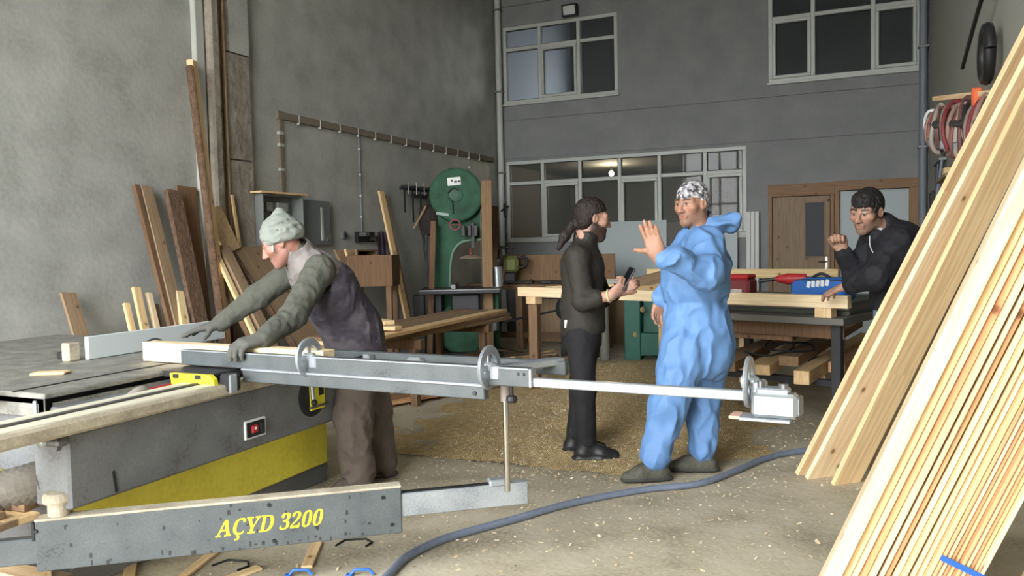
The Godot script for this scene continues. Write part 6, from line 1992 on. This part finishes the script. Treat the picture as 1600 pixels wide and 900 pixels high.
func person_phone() -> void:
	var j := {"base": Vector3(-1.734, 0, -5.005), "ankR": Vector3(0.065, 0.1, 0.073), "kneeR": Vector3(0.050, 0.47, 0.083), "hipR": Vector3(0.030, 0.805, 0.053), "ankL": Vector3(-0.065, 0.1, -0.073), "kneeL": Vector3(-0.025, 0.451, -0.091), "hipL": Vector3(0.0, 0.784, -0.126), "toeR": Vector3(0.223, 0.014, 0.017), "toeL": Vector3(0.05, 0.033, -0.123), "pelvis": Vector3(0.013, 0.850, -0.037), "waist": Vector3(0.013, 1.020, -0.047), "chest": Vector3(0.008, 1.233, -0.059), "neck": Vector3(0.02, 1.433, -0.073), "head": Vector3(0.071, 1.582, -0.106), "shR": Vector3(0.035, 1.335, 0.114), "elR": Vector3(0.090, 1.060, 0.177), "wrR": Vector3(0.274, 1.092, 0.172), "hdR": Vector3(0.340, 1.131, 0.152), "shL": Vector3(-0.021, 1.327, -0.248), "elL": Vector3(0.060, 1.045, -0.310), "wrL": Vector3(0.245, 1.099, -0.176), "hdL": Vector3(0.317, 1.128, -0.046), "phone": Vector3(0.414, 1.187, 0.149)}
	var fwd := -IL
	var t := thing("person", "person with a dark ponytail and beard in a dark olive jacket, holding a phone", "person", j.base)
	var hb := look(-IL * 0.97 - IT * 0.2 + Vector3(0, -0.1, 0))
	var who := {"skin": Color(0.42, 0.235, 0.165), "brow": Color(0.03, 0.02, 0.015), "beard": Color(0.035, 0.02, 0.015), "beard_amount": 1.0}
	var hs := 1.06
	var al := (-IL * 0.75 + Vector3(0, 0.55, 0)).normalized()
	var hr := hand_vols(j.wrR, al, IT * 0.75 - Vector3(0, 0.5, 0) - IL * 0.2, 1.0, curls(0.75, 0.8, 0.5), [0.5, 0.7, -0.6], 1.02)
	hr.append(limb(j.elR.lerp(j.wrR, 0.1), j.wrR, 0.044, 0.031, 0.02))
	var hl := hand_vols(j.wrL, -IL * 0.8 + Vector3(0, 0.5, 0) + IT * 0.3, -IT * 0.8 - Vector3(0, 0.4, 0), -1.0, curls(0.7, 0.7, 0.5), [0.5, 0.7, -0.6], 1.0)
	hl.append(limb(j.elL.lerp(j.wrL, 0.2), j.wrL, 0.04, 0.03, 0.02))
	var hd := head_vols(j.head, hb, j.neck, hs)
	hd.append(egg(j.head + hb * Vector3(0, -0.11, 0.055) * hs, Vector3(0.034, 0.034, 0.03), hb, 0.025))
	skin_mesh(t, j, fwd, hd, hb, hs, who, [hr, hl])
	# jacket
	var v := []
	v.append(limb(j.pelvis + Vector3(0, 0.03, 0), j.waist, 0.168, 0.155, 0.05, fwd, 1.12))
	v.append(limb(j.waist, j.chest + Vector3(0, 0.03, 0), 0.155, 0.17, 0.05, fwd, 1.18))
	v.append(limb(j.chest + Vector3(0, 0.05, 0), j.neck - Vector3(0, 0.05, 0), 0.15, 0.075, 0.06, fwd, 1.2))
	v.append(limb(j.shR, j.shL, 0.075, 0.075, 0.06))
	v.append(limb(j.shR, j.elR, 0.077, 0.068, 0.04))
	v.append(limb(j.elR, j.elR.lerp(j.wrR, 0.5), 0.066, 0.056, 0.03))
	v.append(limb(j.shL, j.elL, 0.077, 0.068, 0.04))
	v.append(limb(j.elL, j.elL.lerp(j.wrL, 0.6), 0.066, 0.05, 0.03))
	v.append(limb(j.neck - Vector3(0, 0.04, 0), j.neck + Vector3(0, 0.035, 0) - IL * 0.01, 0.082, 0.078, 0.015))
	v.append(limb(j.neck + Vector3(0, 0.02, 0), j.neck + Vector3(0, 0.09, 0) - IL * 0.012, 0.066, 0.07, 0.008, Vector3.ZERO, 1.0, true))
	v.append(block(j.pelvis + Vector3(0, -0.2, 0), Vector3(0.3, 0.17, 0.3), 0.0, Basis(Vector3.BACK, 0.08), 0.01, true))
	# quilted ribs on the near sleeve
	for k in 7:
		var p: Vector3 = j.shR.lerp(j.elR, 0.36 + 0.085 * k)
		v.append(limb(p + IT * 0.078 - fwd * 0.05, p + IT * 0.078 + fwd * 0.05, 0.004, 0.004, 0.008, Vector3.ZERO, 1.0, true))
	var jm := cloth_mat(Color8(43, 39, 32), 0.75, 50.0, 0.2)
	garment("jacket", t, v, 0.0105, jm, [noise(141, 5.0, 3), 0.007, Vector3(1, 1.5, 1)])
	# trousers
	v = []
	v.append(limb(j.pelvis + Vector3(0, 0.05, 0), j.pelvis - Vector3(0, 0.05, 0), 0.14, 0.14, 0.05, fwd, 1.12))
	for s in ["L", "R"]:
		v.append(limb(j["hip" + s], j["knee" + s], 0.098, 0.075, 0.05))
		v.append(limb(j["knee" + s], j["ank" + s] + Vector3(0, 0.03, 0), 0.075, 0.06, 0.04))
	garment("trousers", t, v, 0.0125, cloth_mat(Color8(26, 25, 28), 0.85, 50.0, 0.2), [noise(143, 6.0, 3), 0.008, Vector3(1, 0.7, 1)])
	# hair: cap, sides and ponytail
	var f := func(x: float, y: float, z: float) -> Vector3: return j.head + hb * (Vector3(x, y, z) * hs)
	v = []
	v.append(egg(f.call(0, 0.042, -0.02), Vector3(0.087, 0.1, 0.107) * hs, hb, 0.02))
	v.append(egg(f.call(0, -0.01, -0.06), Vector3(0.08, 0.08, 0.06) * hs, hb, 0.03))
	v.append(block(f.call(0, -0.05, 0.135), Vector3(0.15, 0.1, 0.08), 0.03, hb * Basis(Vector3.RIGHT, -0.35), 0.012, true))
	v.append(egg(f.call(-0.085, -0.01, 0.02), Vector3(0.035, 0.05, 0.042), hb, 0.012, true))
	v.append(egg(f.call(0.085, -0.01, 0.02), Vector3(0.035, 0.05, 0.042), hb, 0.012, true))
	v.append(limb(f.call(0, -0.02, -0.09), f.call(0, -0.045, -0.13), 0.022, 0.02, 0.02))
	v.append(limb(f.call(0, -0.045, -0.13), f.call(-0.01, -0.12, -0.175), 0.03, 0.034, 0.02))
	v.append(limb(f.call(-0.01, -0.12, -0.175), f.call(-0.03, -0.2, -0.215), 0.034, 0.014, 0.02))
	var hm := plain(Color8(34, 24, 20), 0.45)
	hm.normal_enabled = true
	hm.normal_texture = bump(256, noise(151, 0.12, 3), 6.0)
	triplanar(hm, Vector3(14, 3, 14), false)
	var hair := garment("hair", t, v, 0.005, hm, [noise(153, 34.0, 2), 0.004, Vector3(1, 0.4, 1)])
	put("hair_tie", lathe_mesh([Vector2(0.019, -0.008), Vector2(0.027, -0.006), Vector2(0.027, 0.006), Vector2(0.019, 0.008)], hb * Basis(Vector3.RIGHT, 1.2), 14), M.black, hair, f.call(0, -0.04, -0.122))
	for s in ["R", "L"]:
		shoe("boot", t, j["ank" + s], j["toe" + s], Color(0.018, 0.018, 0.019), Color(0.022, 0.021, 0.021), vertex_mat(0.42), 0.05)
	var br := begin(true)
	var ring := PackedVector3Array()
	var wd: Vector3 = (j.wrR - j.elR).normalized()
	var wb := look(wd)
	for k in 15:
		ring.append(j.wrR - wd * 0.015 + wb * Vector3(cos(TAU * k / 14.0), sin(TAU * k / 14.0), 0) * 0.037)
	tube(br, ring, 0.007, 8, false)
	var bl := put("bracelet", done(br), plain(Color8(206, 190, 150), 0.4), t)
	bl.set_meta("label", "pale wrist bracelet")
	var tagm := put("jacket_tag", bbox(Vector3(0.022, 0.05, 0.003), 0.001), M.white_plastic, t, j.pelvis + Vector3(0, 0.05, 0) + IL * 0.12 + IT * 0.1, look(IT + IL * 0.7))
	tagm.set_meta("label", "small white tag at the jacket hem")
	# phone in the hand
	var pb := look(IL * 0.8 + Vector3(0, 0.45, 0) + IT * 0.35, Vector3(0, 0.9, 0) - IL * 0.5)
	var ph := thing("phone", "black phone held in the hand of the person with ponytail", "phone", j.base + j.wrR + al * 0.125 + (-IT * 0.005 + Vector3(0, 0.03, 0)))
	put("case", bbox(Vector3(0.075, 0.155, 0.009), 0.003), M.black, ph, Vector3.ZERO, pb)
	put("screen", bbox(Vector3(0.068, 0.145, 0.001), 0.0003), plain(Color8(20, 22, 26), 0.08), ph, pb * Vector3(0, 0, 0.0052), pb)

func person_hat() -> void:
	var j := {"base": Vector3(-2.748, 0, -3.995), "ankR": Vector3(0.036, 0.1, 0.149), "kneeR": Vector3(0.043, 0.45, 0.190), "hipR": Vector3(0.035, 0.781, 0.108), "ankL": Vector3(0.0, 0.1, -0.149), "kneeL": Vector3(-0.012, 0.43, -0.104), "hipL": Vector3(-0.027, 0.755, -0.060), "toeR": Vector3(-0.02, 0.021, 0.280), "toeL": Vector3(0.15, 0.059, -0.12), "pelvis": Vector3(-0.010, 0.825, 0.027), "waist": Vector3(-0.030, 0.965, 0.082), "chest": Vector3(-0.063, 1.202, 0.269), "neck": Vector3(-0.132, 1.395, 0.398), "head": Vector3(-0.196, 1.462, 0.477), "shR": Vector3(0.019, 1.306, 0.420), "elR": Vector3(0.043, 1.078, 0.690), "wrR": Vector3(0.042, 0.990, 0.915), "hdR": Vector3(0.010, 0.939, 0.986), "shL": Vector3(-0.245, 1.332, 0.257), "elL": Vector3(-0.437, 1.158, 0.404), "wrL": Vector3(-0.606, 1.015, 0.520), "hdL": Vector3(-0.700, 0.969, 0.587)}
	j.toeL = j.ankL + Vector3(-0.12, 0, 0.1)
	var spine: Vector3 = (j.neck - j.pelvis).normalized()
	var side: Vector3 = (j.shR - j.shL).normalized()
	var fwd: Vector3 = side.cross(spine).normalized()
	if fwd.y > 0:
		fwd = -fwd
	var t := thing("person", "person in a white knitted cap and dark vest bending over the table saw", "person", j.base)
	var hb := look(IL * 0.95 + IT * 0.18 + Vector3(0, -0.5, 0))
	var who := {"skin": Color(0.42, 0.2, 0.15), "brow": Color(0.06, 0.04, 0.03), "beard": Color(0.09, 0.06, 0.05), "beard_amount": 0.35, "moustache": true}
	var hs := 1.0
	var head := head_vols(j.head, hb, j.neck, hs)
	skin_mesh(t, j, fwd, head, hb, hs, who, [])
	# sweater sleeves and collar
	var v := []
	v.append(limb(j.shR, j.elR, 0.079, 0.068, 0.04))
	v.append(limb(j.elR, j.wrR, 0.068, 0.05, 0.03))
	v.append(limb(j.shL, j.elL, 0.075, 0.066, 0.04))
	v.append(limb(j.elL, j.wrL, 0.066, 0.048, 0.03))
	v.append(limb(j.shL, j.shR, 0.07, 0.07, 0.05))
	v.append(limb(j.neck - spine * 0.06, j.neck + spine * 0.01, 0.075, 0.07, 0.03))
	garment("sweater", t, v, 0.0105, cloth_mat(Color8(80, 81, 72), 0.95, 70.0, 0.3), [noise(161, 8.0, 3), 0.009, Vector3(1, 1, 1)])
	# vest, with a paler yoke
	v = []
	v.append(limb(j.pelvis - Vector3(0.0, 0.05, -0.02), j.waist, 0.195, 0.185, 0.05, fwd, 1.15))
	v.append(limb(j.waist, j.chest, 0.185, 0.19, 0.06, fwd, 1.12))
	v.append(limb(j.chest, j.neck - spine * 0.06, 0.18, 0.1, 0.06, fwd, 1.15))
	v.append(limb(j.shL.lerp(j.shR, 0.2), j.shL.lerp(j.shR, 0.8), 0.098, 0.098, 0.06))
	v.append(limb(j.neck - spine * 0.05, j.neck + spine * 0.03, 0.088, 0.086, 0.02))
	v.append(limb(j.neck + spine * 0.0, j.neck + spine * 0.1, 0.074, 0.08, 0.01, Vector3.ZERO, 1.0, true))
	v.append(egg(j.shR + (j.elR - j.shR) * 0.25, Vector3(0.11, 0.09, 0.11), Basis.IDENTITY, 0.015, true))
	v.append(egg(j.shL + (j.elL - j.shL) * 0.25, Vector3(0.1, 0.09, 0.1), Basis.IDENTITY, 0.015, true))
	v.append(limb(j.neck - spine * 0.12 + fwd * 0.13, j.pelvis + fwd * 0.22, 0.03, 0.02, 0.02, Vector3.ZERO, 1.0, true))
	var dust := noise(165, 7.0, 4)
	var chest: Vector3 = j.chest
	var yoke := func(p: Vector3) -> Color:
		var h: float = (p - chest).dot(spine)
		var c := Color(0.052, 0.046, 0.062)
		var d := dust.get_noise_3dv(p)
		c = c.lerp(Color(0.15, 0.135, 0.14), clampf(d * 1.3, 0.0, 0.45))
		if h > 0.1 + 0.02 * d:
			c = Color(0.21, 0.185, 0.175) * (1.0 + 0.3 * d)
		return c
	var vm := cloth_mat(Color.WHITE, 0.8, 40.0, 0.2, true)
	var vest := garment("vest", t, v, 0.0105, vm, [noise(163, 5.0, 3), 0.013, Vector3(1, 1, 1)], yoke)
	vest.set_meta("label", "dark purple grey padded vest with pale yoke")
	var pk: Vector3 = j.waist + side * 0.19 + spine * -0.08 + fwd * 0.02
	put("pocket_zip", tube_mesh(PackedVector3Array([pk + fwd * 0.05 + spine * 0.04, pk - fwd * 0.05 - spine * 0.02]), 0.006, 6), M.cable_grey, t)
	# trousers
	v = []
	v.append(limb(j.pelvis + spine * 0.02, j.pelvis - Vector3(0, 0.06, 0), 0.16, 0.16, 0.05))
	for s in ["L", "R"]:
		v.append(limb(j["hip" + s], j["knee" + s], 0.118, 0.102, 0.05))
		v.append(limb(j["knee" + s], j["ank" + s] + Vector3(0, 0.0, 0), 0.102, 0.098, 0.04))
	v.append(block(Vector3(0, -0.08, 0), Vector3(0.6, 0.1, 0.6), 0.0, Basis.IDENTITY, 0.006, true))
	var tm := cloth_mat(Color8(98, 86, 78), 0.92, 50.0, 0.25)
	garment("trousers", t, v, 0.0125, tm, [noise(167, 6.0, 3), 0.016, Vector3(1, 0.8, 1)])
	for s in ["R", "L"]:
		shoe("shoe", t, j["ank" + s], j["toe" + s], Color(0.09, 0.07, 0.055), Color(0.06, 0.05, 0.045), vertex_mat(0.8))
	# work gloves
	var gm := cloth_mat(Color8(88, 88, 82), 0.95, 70.0, 0.3)
	v = hand_vols(j.wrR, IT * 0.62 + IL * 0.75 + Vector3(0, -0.1, 0), Vector3(0, 0.95, 0) + IT * 0.2, 1.0, [[0.45, 0.7, 0.4], [0.5, 0.75, 0.4], [0.55, 0.75, 0.4], [0.6, 0.7, 0.4]], [0.7, 0.7, -0.2], 1.1, 1.2)
	v.append(limb(j.wrR - (j.wrR - j.elR).normalized() * 0.06, j.wrR, 0.05, 0.042, 0.02))
	garment("glove", t, v, 0.0048, gm)
	v = hand_vols(j.wrL, (j.hdL - j.wrL) + Vector3(0, 0.02, 0), Vector3(0, 0.85, 0) + IT * 0.1 + IL * 0.3, -1.0, [[0.05, 0.15, 0.15], [0.1, 0.15, 0.15], [0.12, 0.2, 0.15], [0.18, 0.2, 0.15]], [0.75, 0.5, -0.65], 1.1, 1.15)
	v.append(limb(j.wrL - (j.wrL - j.elL).normalized() * 0.06, j.wrL, 0.05, 0.042, 0.02))
	garment("glove", t, v, 0.0048, gm)
	# knitted cap, pushed up to a soft point
	var cb := look(IL * 0.98 + IT * 0.15 + Vector3(0, -0.1, 0))
	var f := func(x: float, y: float, z: float) -> Vector3: return j.head + cb * Vector3(x, y, z)
	v = []
	v.append(egg(f.call(0, 0.055, -0.02), Vector3(0.098, 0.088, 0.118), cb, 0.02))
	v.append(limb(f.call(0, 0.03, -0.01), f.call(0, 0.045, -0.012), 0.105, 0.1, 0.03))
	v.append(limb(f.call(0, 0.1, -0.01), f.call(0, 0.162, -0.015), 0.07, 0.03, 0.05))
	v.append(block(f.call(0, -0.105, 0.0), Vector3(0.2, 0.1, 0.2), 0.0, cb * Basis(Vector3.RIGHT, 0.16), 0.02, true))
	for k in 2:
		var ang := 0.55 + 0.5 * k
		v.append(limb(f.call(0.1, 0.06 + 0.035 * k, 0.02), f.call(0.05, 0.075 + 0.035 * k, -0.12), 0.006, 0.006, 0.02, Vector3.ZERO, 1.0, true))
		v.append(limb(f.call(-0.1, 0.06 + 0.035 * k, 0.02), f.call(-0.05, 0.075 + 0.035 * k, -0.12), 0.006, 0.006, 0.02, Vector3.ZERO, 1.0, true))
	garment("knitted_cap", t, v, 0.006, cloth_mat(Color8(132, 137, 129), 0.95, 120.0, 0.25), [noise(169, 9.0, 2), 0.006, Vector3(1, 2, 1)])
	var er := put("pencil", tube_mesh(PackedVector3Array([f.call(0.088, -0.01, 0.03), f.call(0.09, -0.045, 0.035)]), 0.005, 6), M.pale_strip, t)
	er.set_meta("label", "pale stub of pencil behind the ear")

func person_dark() -> void:
	var j := {"base": Vector3(0.181, 0, -5.941), "ankL": Vector3(-0.034, 0.1, 0.150), "kneeL": Vector3(-0.043, 0.43, 0.169), "hipL": Vector3(-0.003, 0.784, 0.073), "ankR": Vector3(0.034, 0.1, -0.150), "kneeR": Vector3(0.011, 0.43, -0.126), "hipR": Vector3(0.011, 0.762, -0.129), "toeL": Vector3(-0.228, 0.014, 0.231), "toeR": Vector3(-0.149, 0.0, -0.075), "pelvis": Vector3(0.016, 0.837, -0.048), "waist": Vector3(0.025, 1.024, -0.037), "chest": Vector3(0.004, 1.262, 0.001), "neck": Vector3(-0.089, 1.479, 0.049), "head": Vector3(-0.172, 1.588, 0.122), "shL": Vector3(0.008, 1.378, 0.183), "elL": Vector3(-0.113, 1.171, 0.322), "wrL": Vector3(-0.300, 1.100, 0.153), "hdL": Vector3(-0.390, 1.074, 0.085), "shR": Vector3(-0.116, 1.406, -0.128), "elR": Vector3(-0.246, 1.170, -0.101), "wrR": Vector3(-0.326, 1.333, -0.009), "hdR": Vector3(-0.355, 1.404, 0.018)}
	var spine: Vector3 = (j.neck - j.waist).normalized()
	var side: Vector3 = (j.shL - j.shR).normalized()
	var fwd := IL
	var t := thing("person", "person with short black hair in a dark jacket leaning on the bench, fist raised", "person", j.base)
	var hb := look(IL * 0.8 + IT * 0.6 + Vector3(0, -0.22, 0), Vector3(0, 1, 0) + IL * -0.12)
	var who := {"skin": Color(0.38, 0.215, 0.145), "brow": Color(0.015, 0.012, 0.01), "beard": Color(0.1, 0.07, 0.06), "beard_amount": 0.55}
	var hs := 1.12
	var hl := hand_vols(j.wrL, (j.hdL - j.wrL) + Vector3(0, -0.01, 0), Vector3(0, 0.95, 0) + IT * 0.2, -1.0, [[0.2, 0.4, 0.3], [0.2, 0.4, 0.3], [0.25, 0.45, 0.3], [0.3, 0.45, 0.3]], [0.8, 0.5, -0.2], 1.12)
	hl.append(limb(j.elL.lerp(j.wrL, 0.6), j.wrL, 0.034, 0.03, 0.02))
	var hr := hand_vols(j.wrR, (j.hdR - j.wrR) + Vector3(0, 0.05, 0), -IT * 0.7 - IL * 0.5, 1.0, curls(1.25, 1.5, 1.0), [0.2, 0.9, -0.7], 1.12)
	hr.append(limb(j.elR.lerp(j.wrR, 0.5), j.wrR, 0.036, 0.03, 0.02))
	skin_mesh(t, j, fwd, head_vols(j.head, hb, j.neck, hs), hb, hs, who, [hl, hr])
	var v := []
	v.append(limb(j.pelvis + Vector3(0, 0.0, 0), j.waist, 0.185, 0.178, 0.05, fwd, 1.08))
	v.append(limb(j.waist - IL * 0.03, j.chest - IL * 0.04, 0.188, 0.2, 0.06, fwd, 1.02))
	v.append(limb(j.chest, j.neck - spine * 0.07, 0.175, 0.095, 0.06, fwd, 1.1))
	v.append(limb(j.shL, j.shR, 0.09, 0.085, 0.06))
	v.append(limb(j.shL, j.elL, 0.098, 0.083, 0.05))
	v.append(limb(j.elL, j.elL.lerp(j.wrL, 0.85), 0.083, 0.06, 0.04))
	v.append(limb(j.shR, j.elR, 0.09, 0.08, 0.05))
	v.append(limb(j.elR, j.elR.lerp(j.wrR, 0.85), 0.08, 0.058, 0.04))
	# collar and hood
	v.append(limb(j.neck - spine * 0.03 + IL * 0.06, j.neck + spine * 0.02 - IL * 0.02, 0.07, 0.085, 0.025))
	v.append(egg(j.neck - IL * 0.14 - spine * 0.03, Vector3(0.12, 0.075, 0.12), look(-IL + Vector3(0, -0.2, 0)), 0.05))
	v.append(limb(j.neck + spine * 0.0, j.neck + spine * 0.1 + IL * 0.06, 0.07, 0.09, 0.01, Vector3.ZERO, 1.0, true))
	v.append(block(j.pelvis - Vector3(0, 0.075, 0), Vector3(0.4, 0.17, 0.4), 0.0, Basis.IDENTITY, 0.01, true))
	garment("jacket", t, v, 0.0105, cloth_mat(Color8(25, 25, 31), 0.8, 50.0, 0.2), [noise(181, 5.0, 3), 0.014, Vector3(1, 1, 1)])
	# pale shirt collar under the chin
	v = []
	v.append(limb(j.neck + spine * -0.02 + IL * 0.03, j.neck + spine * 0.035 + IL * 0.035, 0.074, 0.07, 0.02))
	garment("shirt_collar", t, v, 0.008, cloth_mat(Color8(186, 186, 190), 0.9), [noise(183, 10.0, 2), 0.005, Vector3.ONE])
	put("hood_cord", tube_mesh(curve([j.neck + IL * 0.13 + IT * 0.1 - spine * 0.05, j.neck + IL * 0.15 + IT * 0.11 - spine * 0.12, j.neck + IL * 0.14 + IT * 0.12 - spine * 0.2], 5), 0.004, 6), M.pvc, t)
	v = []
	v.append(limb(j.pelvis + Vector3(0, 0.1, 0), j.pelvis - Vector3(0, 0.05, 0), 0.15, 0.155, 0.05))
	for s in ["L", "R"]:
		v.append(limb(j["hip" + s], j["knee" + s], 0.105, 0.085, 0.05))
		v.append(limb(j["knee" + s], j["ank" + s], 0.085, 0.07, 0.04))
	v.append(block(Vector3(0, -0.06, 0), Vector3(0.6, 0.1, 0.6), 0.0, Basis.IDENTITY, 0.006, true))
	garment("jeans", t, v, 0.0135, cloth_mat(Color8(104, 128, 150), 0.9, 50.0, 0.2), [noise(185, 6.0, 3), 0.009, Vector3(1, 0.8, 1)])
	for s in ["R", "L"]:
		shoe("shoe", t, j["ank" + s], j["toe" + s], Color(0.05, 0.045, 0.04), Color(0.04, 0.04, 0.04), vertex_mat(0.7))
	# short hair
	var f := func(x: float, y: float, z: float) -> Vector3: return j.head + hb * (Vector3(x, y, z) * hs)
	v = []
	v.append(egg(f.call(0, 0.045, -0.018), Vector3(0.083, 0.1, 0.106) * hs, hb, 0.02))
	v.append(egg(f.call(0, 0.09, 0.045), Vector3(0.06, 0.035, 0.045) * hs, hb, 0.03))
	v.append(block(f.call(0, -0.085, 0.14), Vector3(0.16, 0.1, 0.075), 0.045, hb * Basis(Vector3.RIGHT, -0.2), 0.012, true))
	v.append(block(f.call(0, -0.145, 0.02), Vector3(0.2, 0.1, 0.2), 0.0, hb * Basis(Vector3.RIGHT, 0.3), 0.02, true))
	for sx in [-1.0, 1.0]:
		v.append(egg(f.call(sx * 0.092, -0.004, -0.012), Vector3(0.026, 0.036, 0.024), hb, 0.01, true))
		v.append(limb(f.call(sx * 0.068, 0.02, 0.03), f.call(sx * 0.071, -0.02, 0.022), 0.014, 0.009, 0.012))
	var hm := plain(Color8(24, 20, 19), 0.7)
	garment("hair", t, v, 0.005, hm, [noise(187, 32.0, 2), 0.008, Vector3(1, 0.45, 1)])
